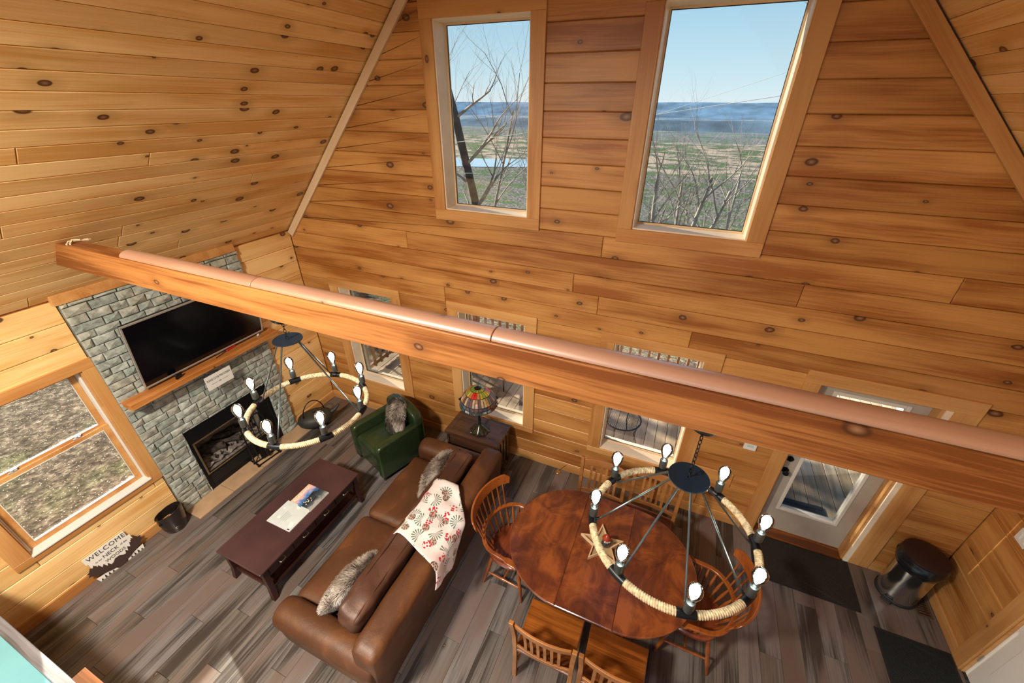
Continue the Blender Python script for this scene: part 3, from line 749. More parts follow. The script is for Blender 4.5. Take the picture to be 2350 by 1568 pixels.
# things on the mantel
sd = thing('screwdriver', 'red-handled screwdriver lying on the mantel', 'screwdriver', (.105, -1.36, 1.680), 12)
mb = MB(); mb.lathe([(.006, 0), (.012, .005), (.013, .03), (.0095, .045), (.013, .06), (.014, .12), (.010, .138), (.003, .14)], 12, frame((0, 0, 0), (1, 0, 0), (0, 0, 1), (0, 1, 0)) if False else Matrix(((1, 0, 0, 0), (0, 0, 1, 0), (0, 1, 0, 0), (0, 0, 0, 1)))); mb.build('handle', M['red'], sd, smooth=40)
mb = MB(); mb.cyl((0, 0, 0), (0, -.15, -.008), .0035, n=8); mb.build('shaft', M['blackmetal'], sd)
cam_ = thing('black_gadget', 'small black rounded gadget leaning below the television', 'gadget', (.15, -1.93, 1.668), 15)
mb = MB(); mb.rbox((0, 0, .032), (.022, .075, .062), .010, 6, M=RY(12)); mb.build('shell', M['blackmetal'], cam_, smooth=50)
mb = MB(); mb.bb((.0118, -.025, .02), (.0128, .025, .045), RY(12)); mb.build('face_plate', M['rubber'], cam_)
cl = thing('white_connector', 'small white plug lying at the far end of the mantel', 'plug', (.10, -.93, 1.668), 40)
mb = MB(); mb.bb((-.012, -.02, 0), (.012, .02, .018)); mb.build('plug_body', M['white'], cl, bevel=.003)
mb = MB(); mb.bb((-.007, -.038, .004), (.007, -.02, .012)); mb.build('plug_tip', M['silver'], cl)

def text(s, size, m, parent, Mx, depth=.0006, font=None, sx=1.0, name='lettering', space=1.0, align='CENTER'):
    c = bpy.data.curves.new(name, 'FONT'); c.body = s; c.size = size; c.extrude = depth; c.align_x = align; c.align_y = 'CENTER'; c.space_character = space
    c.materials.append(m); c.resolution_u = 3
    o = bpy.data.objects.new(name, c); COL.objects.link(o); bpy.context.view_layer.update()
    me = bpy.data.meshes.new_from_object(o); bpy.data.objects.remove(o); me.name = name
    o = bpy.data.objects.new(name, me); COL.objects.link(o); o.parent = parent; o.matrix_local = Mx @ Matrix.Diagonal((sx, 1, 1, 1)); return o
# sign hanging from the mantel
sg = thing('hanging_sign', 'white fire screen notice hanging from the mantel edge', 'sign', (.205, -1.598, 1.378))
mb = MB(); mb.bb((0, -.152, 0), (.006, .152, .175)); mb.build('sign_board', M['white'], sg, bevel=.001)
Ms = frame((.0065, 0, .118), (0, 1, 0), (0, 0, 1), (1, 0, 0))
text('PLEASE CLOSE FIRE SCREEN', .036, M['print_black'], sg, Ms, sx=.62)
mb = MB(); mb.bb((.006, -.10, .060), (.0068, -.03, .063)); mb.bb((.006, .03, .060), (.0068, .10, .063)); mb.tube([(.0065, .012*cos(t*pi/4)-0, .0615+.008*sin(t*pi/4)) for t in range(8)], .0015, 4, closed=True); mb.bb((.006, -.02, .0605), (.0068, .02, .0625))
mb.build('scroll_ornament', M['print_black'], sg)
mb = MB(); mb.tube([(.003, -.12, .172), (.003, 0, .245), (.003, .12, .172)], .0012, 5); mb.build('hanging_wire', M['blackmetal'], sg)
mb = MB(); mb.cyl((-.01, 0, .245), (.008, 0, .245), .004, n=8); mb.build('nail', M['blackmetal'], sg)

# fire tools
ft = thing('fire_tool_set', 'black iron fire tool set standing on the hearth', 'fire tools', (.16, -1.44, .02), -6)
mb = MB()
mb.tube([(0, -.17, .012), (0, .17, .012)], .010, 8); mb.tube([(.09, -.17, .012), (.09, .17, .012)], .010, 8)
for y_ in (-.15, .15): mb.tube([(-.10, y_, .012), (.10, y_, .012), (.11, y_, .006)], [.010, .012, .016], 8)
mb.build('stand_base', M['iron'], ft, smooth=40)
mb = MB()
mb.tube([(0, -.15, .012), (0, -.15, .62), (0, -.12, .70), (0, 0, .73), (0, .12, .70), (0, .15, .62), (0, .15, .012)], .010, 8); mb.tube([(0, -.15, .30), (0, .15, .30)], .008, 8)
mb.build('stand_frame', M['iron'], ft, smooth=40)
for k, nm in enumerate(('poker', 'shovel', 'brush', 'tongs')):
    y_ = -.10+.066*k; mb = MB(); mb.tube([(.035, y_, .10), (.03, y_, .40), (.022, y_, .72)], [.006, .006, .006], 6); mb.tube([(.022, y_, .72), (.02, y_-.02, .75), (.02, y_, .78), (.02, y_+.02, .75), (.022, y_, .72)], .005, 6)
    if nm == 'poker': mb.tube([(.035, y_, .12), (.06, y_, .09), (.08, y_, .12)], [.006, .006, .002], 6)
    if nm == 'shovel': mb.prism([(-.035, -.07), (.035, -.07), (.04, .05), (-.04, .05)], 0, .004, frame((.045, y_, .12), (0, 1, 0), (0, 0, 1), (1, 0, 0)))
    if nm == 'brush': mb.lathe([(.012, .12), (.020, .09), (.030, .02), (.028, .0)], 10, c=(.04, y_, .04))
    if nm == 'tongs': mb.tube([(.03, y_, .45), (.05, y_+.03, .25), (.05, y_, .08)], .005, 6)
    mb.build(nm, M['iron'], ft, smooth=40)

# kettle
kt = thing('iron_kettle', 'big black oval kettle with hoop handle at the hearth end', 'kettle', (.30, -.66, .02), 55)
mb = MB(); mb.lathe([(.03, .02), (.14, .03), (.20, .075), (.215, .13), (.19, .19), (.12, .225), (.06, .235), (.01, .24)], 28, Matrix.Diagonal((1.15, .85, 1, 1))); mb.build('kettle_body', M['kettle'], kt, smooth=60)
mb = MB(); mb.tube([(.16*cos(a), 0, .20+.24*sin(a)) for a in [pi*i/14 for i in range(15)]], .0075, 8, M=RZ(20)); mb.build('bail_handle', M['iron'], kt, smooth=60)
mb = MB(); mb.tube([(.20, 0, .13), (.29, 0, .17), (.36, 0, .235)], [.045, .026, .015], 10); mb.build('spout', M['kettle'], kt, smooth=60)
mb = MB()
for a in (30, 150, 270): mb.tube([(.13*cos(rad(a)), .10*sin(rad(a)), .05), (.15*cos(rad(a)), .12*sin(rad(a)), .0)], [.02, .012], 8)
mb.build('feet', M['iron'], kt, smooth=60)
mb = MB(); mb.lathe([(.012, 0), (.02, .012), (.014, .024), (.002, .03)], 12, c=(0, 0, .235)); mb.build('lid_knob', M['iron'], kt, smooth=60)

# coal bucket
bk = thing('ash_bucket', 'dark brown metal ash bucket beside the hearth', 'bucket', (.13, -2.60, 0), 20)
bm = plain('bucket_enamel', (.030, .020, .020), .28, .3, coat=.5)
def hod(u, v):
    th = 2*pi*v; zz = u*.26; r = .100+.030*u+.008*sin(u*pi); tilt = .05*u*cos(th)
    return (r*cos(th)*1.02, r*sin(th), zz+tilt)
mb = MB(); mb.grid(hod, 10, 28, cv=True); mb.grid(lambda u, v: (lambda p: (p[0]*.95, p[1]*.95, p[2]))(hod(1-u*.95, v)), 10, 28, cv=True); mb.lathe([(.098, .0), (.098, .006)], 28); mb.build('bucket_body', bm, bk, smooth=60)
mb = MB(); mb.tube([hod(1, k/28) for k in range(28)], .005, 6, closed=True); mb.tube([hod(.22, k/28) for k in range(28)], .003, 6, closed=True); mb.tube([hod(.30, k/28) for k in range(28)], .003, 6, closed=True); mb.build('rim', bm, bk, smooth=60)
mb = MB(); mb.tube([(.02-.14*sin(a)*.3, .135*cos(a), .20-.10*sin(a)*0+.03*sin(a)) for a in [pi*i/10 for i in range(11)]], .004, 6); mb.build('bail_handle', M['blackmetal'], bk, smooth=60)
for s_ in (-1, 1):
    mb = MB(); mb.cyl((.0, s_*.125, .20), (0, s_*.142, .20), .014, n=10); mb.build('handle_lug', M['blackmetal'], bk, smooth=40)

# welcome sign leaning on the wall
ws = thing('welcome_sign', 'welcome sign with bear antler cut-out leaning on the wall under the window', 'sign', (.075, -3.115, 0))
ws.rotation_euler = (0, rad(-10), 0)
F3 = frame((0, 0, 0), (0, 1, 0), (0, 0, 1), (1, 0, 0))
def wsM(y, z, x=.012): return frame((x, y, z), (0, 1, 0), (0, 0, 1), (1, 0, 0))
for (y0_, y1_, z0_, z1_) in ((-.20, .155, .250, .325), (-.185, .178, .185, .249), (-.15, .15, .125, .184), (-.11, .13, .085, .124)):
    mb = MB(); mb.bb((0, y0_, z0_), (.010, y1_, z1_)); mb.build('sign_slat', M['white'], ws, bevel=.001)
text('WELCOME', .066, M['print_black'], ws, wsM(-.015, .287), sx=.95, space=1.12)
text('to our', .026, M['print_black'], ws, wsM(-.115, .212), sx=.8)
text('NECK', .054, M['print_black'], ws, wsM(-.01, .214), sx=.95)
text('of the', .030, M['print_black'], ws, wsM(.105, .217), sx=.8)
text('WOODS', .046, M['print_black'], ws, wsM(.005, .153), sx=.98)
# moose-like silhouette: two antler palms and a head
def pal(s):
    pts = [(.03, .055), (.07, .085), (.085, .13), (.10, .10), (.115, .15), (.135, .125), (.15, .175), (.168, .16), (.178, .205), (.195, .185), (.215, .20), (.235, .17), (.262, .165), (.245, .145), (.265, .125), (.240, .115), (.215, .085), (.15, .055), (.09, .03), (.04, .02)]
    return [(p[0]*s, p[1]) for p in pts]
for s in (1, -1):
    pts = pal(s) if s > 0 else pal(s)[::-1]
    mb = MB(); mb.prism([(p[0]*.92, p[1]*1.0) for p in pts], 0, .006, frame((.010, 0, 0), (0, 1, 0), (0, 0, 1), (1, 0, 0))); mb.build('antler_cutout', M['bearbrown'], ws)
mb = MB(); mb.prism([(-.035, 0), (.035, 0), (.05, .05), (.085, .085), (.045, .095), (.02, .12), (-.02, .12), (-.045, .095), (-.085, .085), (-.05, .05)], 0, .007, frame((.0105, 0, 0), (0, 1, 0), (0, 0, 1), (1, 0, 0))); mb.build('head_cutout', M['bearbrown'], ws)
for s in (1, -1):
    mb = MB(); pl_ = [(.045*s, .0), (.20*s, .0), (.21*s, .055), (.13*s, .045), (.06*s, .028)]
    if s < 0: pl_ = pl_[::-1]
    mb.prism(pl_, 0, .005, frame((.006, 0, 0), (0, 1, 0), (0, 0, 1), (1, 0, 0))); mb.build('lower_slat', M['white'], ws)
    for k in range(4):
        y_ = s*(.085+.032*k); h_ = (.022, .034, .040, .022)[k]
        mb = MB()
        tri = [(y_-.010, .004), (y_+.010, .004), (y_, .004+h_)]
        mb.prism(tri, 0, .002, frame((.0112, 0, 0), (0, 1, 0), (0, 0, 1), (1, 0, 0))); mb.build('tree_print', M['print_black'], ws)

# ================================================================== CEILING BEAM WITH HALF-LOG CAP
bmh = thing('ceiling_beam', 'long timber tie beam with a rounded cap, crossing the whole room', 'beam', (0, 0, 0))
BY0, BY1, BZ0, BZ1 = -2.40, -2.275, 3.125, 3.318
mb = MB(); xl0 = (BZ0-KNEE)/SL; xl1 = (BZ1-KNEE)/SL
mb.prism([(xl0, BZ0), (W-xl0, BZ0), (W-xl1, BZ1), (xl1, BZ1)], 0, BY1-BY0); mb.build('beam_timber', M['beam'], bmh, bevel=.006, M=frame((0, BY1, 0), (1, 0, 0), (0, 0, 1), (0, -1, 0)))
def cap_seg(x0, x1):
    prof = [(-.060, 0), (-.062, .008), (-.057, .020), (-.043, .031), (-.024, .038), (0, .040), (.024, .036), (.042, .024), (.055, .014), (.060, 0)]
    mb = MB(); n = len(prof); vs = [(0, p[0], p[1]) for p in prof]+[(x1-x0, p[0], p[1]) for p in prof]
    fs = [(i, i+1, n+i+1, n+i) for i in range(n-1)]+[(n-1, 0, n, 2*n-1), tuple(range(n-1, -1, -1)), tuple(range(n, 2*n))]
    mb.add(vs, fs); mb.build('rounded_cap', M['cap'], bmh, smooth=50, bevel=.003, M=T(x0, (BY0+BY1)/2, BZ1+.006))
cap_seg(1.34, 2.62); cap_seg(2.624, 4.16); cap_seg(4.164, 7.2)
mb = MB(); mb.bb((1.34, BY0+.012, BZ1), (7.2, BY1-.012, BZ1+.0065)); mb.build('shadow_gap', M['black'], bmh)
rp = thing('rope_tie', 'frayed rope end tied round the beam against the ceiling', 'rope', (.62, -2.33, 3.322), 10)
M['jute'] = plain('jute', (.72, .58, .40), .9, var=.25, vs=60, bmp=.5, bs=120)
mb = MB(); mb.tube([(0, -.05, .0), (-.02, -.02, .014), (.0, .02, .012), (.03, .05, .006), (.05, .07, .012)], .006, 6); mb.tube([(.02, -.04, .002), (-.01, .0, .02), (.03, .03, .016)], .007, 6)
mb.build('knot', M['jute'], rp, smooth=60)
mb = MB()
for k in range(8): mb.tube([(.03, .03, .012), (.06+.01*k, .03+.01*(k % 3), .014+.006*(k % 4))], .001, 4)
mb.build('frayed_strands', M['jute'], rp)

# ================================================================== CHANDELIERS
RR = .385
M['rope'] = plain('rope', (.52, .40, .25), .9, var=.45, vs=70, bmp=.6, bs=150)
def rope_segment(a0, a1):
    def fn(u, v):
        a = rad(a0+(a1-a0)*u); th = 2*pi*v
        turns = (a1-a0)/360*2*pi*RR/.0105
        rr = .0155*(1+.24*abs(sin((u*turns*pi)+th*.5)))
        return ((RR+rr*cos(th))*cos(a), (RR+rr*cos(th))*sin(a), rr*sin(th))
    mb = MB(); mb.grid(fn, 110, 12, cv=True); return mb
ROPE = rope_segment(5.5, 39.5).mesh('rope_wrap'); ROPE.materials.append(M['rope'])
for p in ROPE.polygons: p.use_smooth = True
BULB = MB().lathe([(.011, 0), (.013, .012), (.022, .038), (.030, .062), (.0325, .080), (.028, .100), (.016, .114), (.003, .119)], 18).mesh('bulb_glass')
BULB.materials.append(M['bulb_glass'])
for p in BULB.polygons: p.use_smooth = True
GLOW = MB().lathe([(.004, .022), (.009, .034), (.017, .054), (.020, .074), (.015, .092), (.003, .101)], 10).mesh('glowing_filament'); GLOW.materials.append(M['glow'])
SOCK = MB().lathe([(.013, 0), (.0205, .004), (.0205, .058), (.018, .062), (.004, .062)], 18).mesh('socket')
M['socket'] = plain('socket', (.10, .11, .11), .32, .8); SOCK.materials.append(M['socket'])
for p in SOCK.polygons: p.use_smooth = True
SOCK.set_sharp_from_angle(angle=rad(40))
CLAMP = MB()
CLAMP.grid(lambda u, v: ((RR+.0205*cos(2*pi*v))*cos(rad(-6+12*u)), (RR+.0205*cos(2*pi*v))*sin(rad(-6+12*u)), .0205*sin(2*pi*v)), 6, 14, cv=True)
CLAMP.cyl((RR, 0, .015), (RR, 0, .034), .009, n=10)
CLAMP = CLAMP.mesh('clamp'); CLAMP.materials.append(M['blackmetal'])
for p in CLAMP.polygons: p.use_smooth = True
RING = MB().tube([(RR*cos(2*pi*k/72), RR*sin(2*pi*k/72), 0) for k in range(72)], .012, 8, closed=True).mesh('ring'); RING.materials.append(M['blackmetal'])
def inst(name, me, parent, Mx=None):
    o = bpy.data.objects.new(name, me); COL.objects.link(o); o.parent = parent
    if Mx is not None: o.matrix_local = Mx
    return o
def chandelier(x, zr, zp, phase, rods, label, skip=None):
    t = thing('chandelier', label, 'chandelier', (x, -2.335, zr), phase, 'rope ring chandeliers on the beam'); H = zp-zr
    inst('ring', RING, t)
    for k in range(8):
        Mk = RZ(45*k); inst('rope_wrap', ROPE, t, Mk)
        c = inst('clamp', CLAMP, t, Mk)
        s = inst('socket', SOCK, t, Mk @ T(RR, 0, .030))
        bl = inst('bulb', BULB, t, Mk @ T(RR, 0, .090)); inst('filament', GLOW, bl)
    mb = MB(); mb.lathe([(.004, 0), (.075, 0), (.088, .004), (.088, .010), (.075, .007), (.004, .007)], 32); mb.build('ceiling_plate', M['bluemetal'], t, smooth=35, M=T(0, 0, H))
    for k in rods:
        a = rad(45*k); c_, s_ = cos(a), sin(a)
        mb = MB(); p0 = Vector((.070*c_, .070*s_, H-.012)); p1 = Vector(((RR-.045)*c_, (RR-.045)*s_, .022))
        mb.tube([p0, p1], .0052, 8); mb.tube([p0+Vector((0, 0, .014)), p0+Vector((.006, 0, .004)), p0], .004, 6)
        mb.tube([p1, Vector(((RR-.025)*c_, (RR-.025)*s_, .005)), Vector(((RR-.012)*c_, (RR-.012)*s_, .0))], [.0052, .007, .005], 8)
        mb.build('rod', M['socket'], t, smooth=40)
    top = BZ0-zr; gap_ = top-.045-(H+.008); n = max(3, round(gap_/.024))
    for k in range(n):
        zc = H+.008+gap_*(k+.5)/n; mb = MB()
        mb.tube([(.0075*cos(q), 0, gap_/n*.62*sin(q)) for q in [2*pi*i/10 for i in range(10)]], .0019, 6, closed=True, M=T(0, 0, zc) @ RZ(90*(k % 2)+20))
        mb.build('chain_link', M['blackmetal'], t, smooth=60)
    mb = MB(); mb.lathe([(.008, -.055), (.010, -.045), (.035, -.038), (.055, -.022), (.062, -.004), (.062, 0)], 28, c=(0, 0, top)); mb.build('canopy', M['blackmetal'], t, smooth=40)
    return t
chandelier(2.705, 2.425, 2.955, 16.5, (0, 2, 4, 6), 'rope ring chandelier over the green armchair and coffee table')
chandelier(5.10, 2.425, 2.80, 13, tuple(range(8)), 'rope ring chandelier over the dining table')

# ================================================================== COFFEE TABLE
ct = thing('coffee_table', 'long espresso coffee table with drawers in front of the sofa', 'coffee table', (1.58, -2.098, 0))
hx, hy, H = .305, .660, .46
mb = MB(); mb.bb((-hx, -hy, H-.022), (hx, hy, H)); mb.build('tabletop', M['espresso'], ct, bevel=.005)
mb = MB(); mb.bb((-hx+.035, -hy+.05, .30), (hx-.035, hy-.05, H-.022)); car = mb.build('drawer_case', M['espresso_dark'], ct, bevel=.002)
for k in range(4):
    yc = -hy+.09+(2*hy-.18)*(k+.5)/4; w_ = (2*hy-.18)/4-.012
    mb = MB(); mb.bb((hx-.037, yc-w_/2, .315), (hx-.022, yc+w_/2, .425)); dr = mb.build('drawer', M['espresso_dark'], ct, bevel=.003)
    mb = MB(); mb.tube([(hx-.022, yc-.032, .375), (hx-.002, yc-.028, .372), (hx+.002, yc, .371), (hx-.002, yc+.028, .372), (hx-.022, yc+.032, .375)], .0042, 8); mb.build('drawer_handle', M['brass'], dr, smooth=50)
for sx_ in (-1, 1):
    for sy_ in (-1, 1):
        mb = MB(); x, y = sx_*(hx-.045), sy_*(hy-.055)
        vs = [(x-.026, y-.026, H-.03), (x+.026, y-.026, H-.03), (x+.026, y+.026, H-.03), (x-.026, y+.026, H-.03)]
        o_ = .018; vs2 = [(p[0]+sx_*o_, p[1]+sy_*o_, 0) for p in vs]; vs1 = [(p[0], p[1], .16) for p in vs]
        mb.add(vs2+vs1+vs, [(3, 2, 1, 0)]+[(a, (a+1) % 4, 4+(a+1) % 4, 4+a) for a in range(4)]+[(4+a, 4+(a+1) % 4, 8+(a+1) % 4, 8+a) for a in range(4)]+[(8, 9, 10, 11)])
        mb.build('leg', M['espresso_dark'], ct, bevel=.003)
mb = MB()
for sx_ in (-1, 1): mb.bb((sx_*(hx-.05)-.011, -hy+.06, .115), (sx_*(hx-.05)+.011, hy-.06, .15))
for sy_ in (-1, 1): mb.bb((-hx+.05, sy_*(hy-.06)-.011, .115), (hx-.05, sy_*(hy-.06)+.011, .15))
mb.build('lower_rail', M['espresso_dark'], ct, bevel=.002)
mb = MB(); mb.bb((-hx+.06, -hy+.07, .118), (hx-.06, hy-.07, .130)); mb.build('shelf', M['espresso_dark'], ct)

def mag_mat():
    m, t, b = newmat('magazine_cover'); tcn = N(t, 'ShaderNodeTexCoord'); s = N(t, 'ShaderNodeSeparateXYZ'); L(t, tcn.outputs['Object'], s.inputs[0])
    sky_ = ramp(t, s.outputs[0], [(-.0, (.72, .45, .30)), (.5, (.72, .45, .30))])
    g = mth(t, 'MULTIPLY_ADD', s.outputs[0], 3.2, .5)
    n = noi(t, tcn.outputs['Object'], 14, 3, .6, 1.0)
    f = mth(t, 'ADD', g, mth(t, 'MULTIPLY_ADD', n.outputs[0], .5, -.25))
    c = ramp(t, f, [(.08, (.75, .50, .36)), (.24, (.62, .38, .45)), (.36, (.10, .26, .60)), (.52, (.02, .03, .05)), (.72, (.06, .08, .09)), (.95, (.35, .36, .36))])
    L(t, c, b.inputs['Base Color']); b.inputs['Roughness'].default_value = .2; return m
mg = thing('magazine', 'glossy magazine with a colourful city night cover on the coffee table', 'magazine', (1.627, -1.925, .4605), 0)
mb = MB(); mb.bb((-.150, -.133, 0), (.150, .133, .008)); mb.build('pages', M['white'], mg, bevel=.001)
mb = MB(); mb.bb((-.151, -.134, .008), (.151, .134, .0092)); mb.build('cover', mag_mat(), mg)
text('ALABAMA', .052, M['white'], mg, frame((-.112, .0, .0093), (0, 1, 0), (-1, 0, 0), (0, 0, 1)), sx=.98)
for (x, y, a, l, h_) in ((.0, .02, 8, .12, .035), (.02, -.055, 14, .075, .045), (-.012, .05, -5, .06, .02), (.06, -.02, 20, .07, .02)):
    mb = MB(); mb.rbox((x, y, .0094), (h_, l, .0012), .0005, 3, M=RZ(a)); mb.build('printed_motif', M['print_black'], mg)
for k in range(9):
    mb = MB(); x = .0+.012*(k % 3); y = -.08+.018*(k//1 % 5)-.01*(k % 2); mb.bb((x+.004*k-.01, y, .0100), (x+.004*k, y+.010, .0106)); mb.build('printed_window', M['white'], mg)
nw = thing('mail_packet', 'pale grey plastic-wrapped mail lying against the magazine on the coffee table', 'mail', (1.606, -2.185, .4605), 0)
mb = MB(); mb.grid(lambda u, v: (-.163+.326*u, -.138+.276*v, .010+.0015*noise.noise(Vector((u*4, v*5, 2)))+.001*sin(u*12+v*5)), 14, 14); mb.build('wrapper', M['paper'], nw, smooth=60)
mb = MB(); mb.bb((-.163, -.138, 0), (.163, .138, .0088)); mb.build('pages', M['white'], nw, bevel=.001)
for k in range(4): mb = MB(); mb.bb((-.05+.022*k, -.07, .0118), (-.045+.022*k, .04-.01*k, .0123)); mb.build('address_line', plain('faint_ink', (.36, .42, .44), .5), nw)
mb = MB(); mb.bb((.12, -.13, .0118), (.145, -.118, .0124)); mb.build('bar_mark', M['print_black'], nw)

# ================================================================== END TABLE AND LAMP
et = thing('end_table', 'dark walnut end table under the stained glass lamp', 'side table', (2.88, -.295, 0))
hx, hy, H = .38, .215, .58
mb = MB(); fr = .075
for p, q in (((-hx, -hy, H-.04), (hx, -hy+fr, H)), ((-hx, hy-fr, H-.04), (hx, hy, H)), ((-hx, -hy+fr, H-.04), (-hx+fr, hy-fr, H)), ((hx-fr, -hy+fr, H-.04), (hx, hy-fr, H))): mb.bb(p, q)
mb.build('top_frame', M['walnut'], et, bevel=.004)
mb = MB(); mb.bb((-hx+fr-.002, -hy+fr-.002, H-.03), (hx-fr+.002, hy-fr+.002, H-.004)); mb.build('top_panel', M['walnut'], et)
for a in (-1, 1):
    for b in (-1, 1): mb = MB(); mb.bb((a*(hx-.02)-.03*a*1, b*(hy-.02), 0), (a*(hx-.02), b*(hy-.02)-.05*b, H-.04)); mb.build('leg', M['walnut'], et, bevel=.003)
    mb = MB(); mb.bb((a*(hx-.035)-.008, -hy+.06, .09), (a*(hx-.035)+.008, hy-.06, H-.04)); mb.build('side_panel', M['walnut'], et)
    for k in range(4): mb = MB(); yy = -hy+.085+k*.087; mb.bb((a*(hx-.025)-.006, yy-.025, .09), (a*(hx-.025)+.006, yy+.025, H-.045)); mb.build('side_slat', M['walnut'], et, bevel=.002)
mb = MB(); mb.bb((-hx+.04, -hy+.03, .08), (hx-.04, hy-.03, .10)); mb.build('shelf', M['walnut'], et, bevel=.002)
mb = MB(); mb.bb((-hx+.06, -hy+.022, .42), (hx-.06, -hy+.034, .53)); mb.build('drawer_front', M['walnut'], et, bevel=.003)
mb = MB(); mb.bb((-hx+.055, -hy+.026, .10), (hx-.055, -hy+.038, .41)); mb.build('front_panel', M['walnut'], et, bevel=.002)

lp = thing('table_lamp', 'stained glass lamp with dragonfly shade on the end table', 'lamp', (2.925, -.325, .58))
bz = plain('bronze', (.050, .055, .045), .22, .8, var=.4, vs=30)
mb = MB(); mb.grid(lambda u, v: ((.105*(1-u)**.8+.018)*(1+.07*sin(2*pi*v*8)*(1-u))*cos(2*pi*v), (.105*(1-u)**.8+.018)*(1+.07*sin(2*pi*v*8)*(1-u))*sin(2*pi*v), .012+.10*u**1.3), 12, 48, cv=True)
mb.lathe([(.10, 0), (.118, .004), (.116, .014), (.10, .016)], 32); mb.build('lamp_base', bz, lp, smooth=60)
mb = MB(); mb.lathe([(.022, .10), (.016, .14), (.020, .18), (.014, .22), (.016, .30), (.022, .34), (.012, .38), (.010, .62), (.002, .62)], 16); mb.build('lamp_stem', bz, lp, smooth=60)
# shade: leaded panes, each its own piece of glass
cols = {'y': (.50, .40, .05), 'g': (.22, .36, .05), 'o': (.50, .26, .09), 'c': (.52, .38, .22), 'r': (.75, .02, .015), 'p': (.15, .085, .10), 'v': (.10, .10, .15), 'b': (.05, .10, .16), 'm': (.16, .07, .06), 't': (.12, .17, .15), 'w': (.36, .40, .40)}
gm = {k: plain('stained_glass_'+k, c, .12, var=.25, vs=25, coat=.5) for k, c in cols.items()}
def shade_pt(t_, a):      # t 0 top .. 1 rim
    r = .035+.200*sin(min(1, t_)*pi/2*.98)**1.0*(t_**.15 if t_ > 0 else 0); z = .680-.235*(1-cos(t_*pi/2))**1.05
    return (r*cos(a), r*sin(a), z)
rws = [(0, .22, 13, 'gyygoy'), (.22, .48, 24, 'ygocyogcy'), (.48, .78, 34, 'cpvopmtvpc'), (.78, .90, 26, 'pvmpbvtpm'), (.90, 1.0, 20, 'mtwbpmvwt')]
r4 = random.Random(8)
for ri, (t0_, t1_, n_, pal_) in enumerate(rws):
    for k in range(n_):
        a0_ = 2*pi*(k+.5*(ri % 2))/n_; a1_ = a0_+2*pi/n_; c = pal_[(k*3+r4.randrange(3)) % len(pal_)]
        if ri == 1 and k % 8 in (1, 2): c = 'r'
        sk = r4.uniform(-.25, .25)*(2*pi/n_) if ri > 0 else 0
        pin = .03
        da = (a1_-a0_)*.09
        q = [shade_pt(t0_+pin*.4, a0_+da), shade_pt(t0_+pin*.4, a1_-da), shade_pt(t1_-pin*.4, a1_-da), shade_pt(t1_-pin*.4, a0_+da)]
        qm = [shade_pt((t0_+t1_)/2, a0_+da+sk*.3), shade_pt((t0_+t1_)/2, a1_-da+sk*.3)]
        cen = Vector((0, 0, .45)); out = []
        for p in (q[0], q[1], qm[1], q[2], q[3], qm[0]): v_ = Vector(p); out.append(v_)
        vin = [v_+(cen-v_).normalized()*.004 for v_ in out]
        mb = MB(); mb.add(out+vin, [(5, 0, 1, 2), (5, 2, 3, 4), (8, 7, 6, 11), (10, 9, 8, 11)]+[(i, (i+6), (i+1) % 6+6, (i+1) % 6) for i in range(6)]); mb.build('shade_pane', gm[c], lp)
lead = MB()
lead.grid(lambda u, v: (lambda p: (p[0]*.988, p[1]*.988, p[2]-.002))(shade_pt(u, 2*pi*v)), 14, 56, cv=True)
lead.tube([shade_pt(1, 2*pi*k/40) for k in range(40)], .003, 6, closed=True)
lead.build('shade_leading', M['black'], lp, smooth=60)
mb = MB(); mb.lathe([(.045, .672), (.045, .682), (.030, .690), (.010, .695), (.012, .706), (.007, .722), (.001, .728)], 20); mb.build('finial', bz, lp, smooth=50)
mb = MB(); mb.tube([(.06, .01, .44), (.075, .015, .30), (.10, .03, .10)], .0012, 4); mb.build('pull_chain', M['brass'], lp)
for k in range(5):
    a = rad(-70+62*k); p = Vector(shade_pt(.93, a)); tdir = Vector((-sin(a), cos(a), 0)); mb = MB()
    for s_ in (-1, 1):
        for (l_, up_) in ((.075, .012), (.06, -.016)):
            b_ = p+tdir*s_*.008; e_ = b_+tdir*s_*l_+Vector((0, 0, up_)); n_ = Vector((cos(a), sin(a), 0))
            mb.add([b_+Vector((0, 0, .009))+n_*.003, b_-Vector((0, 0, .009))+n_*.003, e_-Vector((0, 0, .011))+n_*.006, e_+Vector((0, 0, .011))+n_*.006], [(0, 1, 2, 3), (3, 2, 1, 0)])
    mb.tube([p+Vector((0, 0, .03)), p+Vector((0, 0, -.04))], [.008, .004], 6); mb.build('dragonfly', gm['m' if k % 2 else 't'], lp)

# ================================================================== SOFA
sf = thing('sofa', 'long brown suede sofa seen from above, back towards the dining table', 'sofa', (2.88, -1.85, 0))
S = M['suede']
def SB(nm, a, b, r, m=S, crown=(0, 0), wr=.004, n=12, M_=None, seed=0, parent=sf, ws=4):
    c = [(a[i]+b[i])/2 for i in range(3)]; d = [abs(b[i]-a[i]) for i in range(3)]; mb = MB()
    mb.rbox((0, 0, 0), d, r, n, crown, wr, ws, seed=seed)
    Mx = T(*c) @ (M_ if M_ is not None else Matrix()); return mb.build(nm, m, parent, smooth=70, M=Mx)
SB('frame', (-.50, -1.10, .05), (.50, 1.10, .33), .04, wr=.002)
SB('seat_cushion', (-.56, -.915, .29), (.24, .012, .485), .075, crown=(.030, .008), wr=.012, n=18, seed=1)
SB('seat_cushion', (-.56, .012, .29), (.24, .925, .485), .075, crown=(.030, .008), wr=.012, n=18, seed=2)
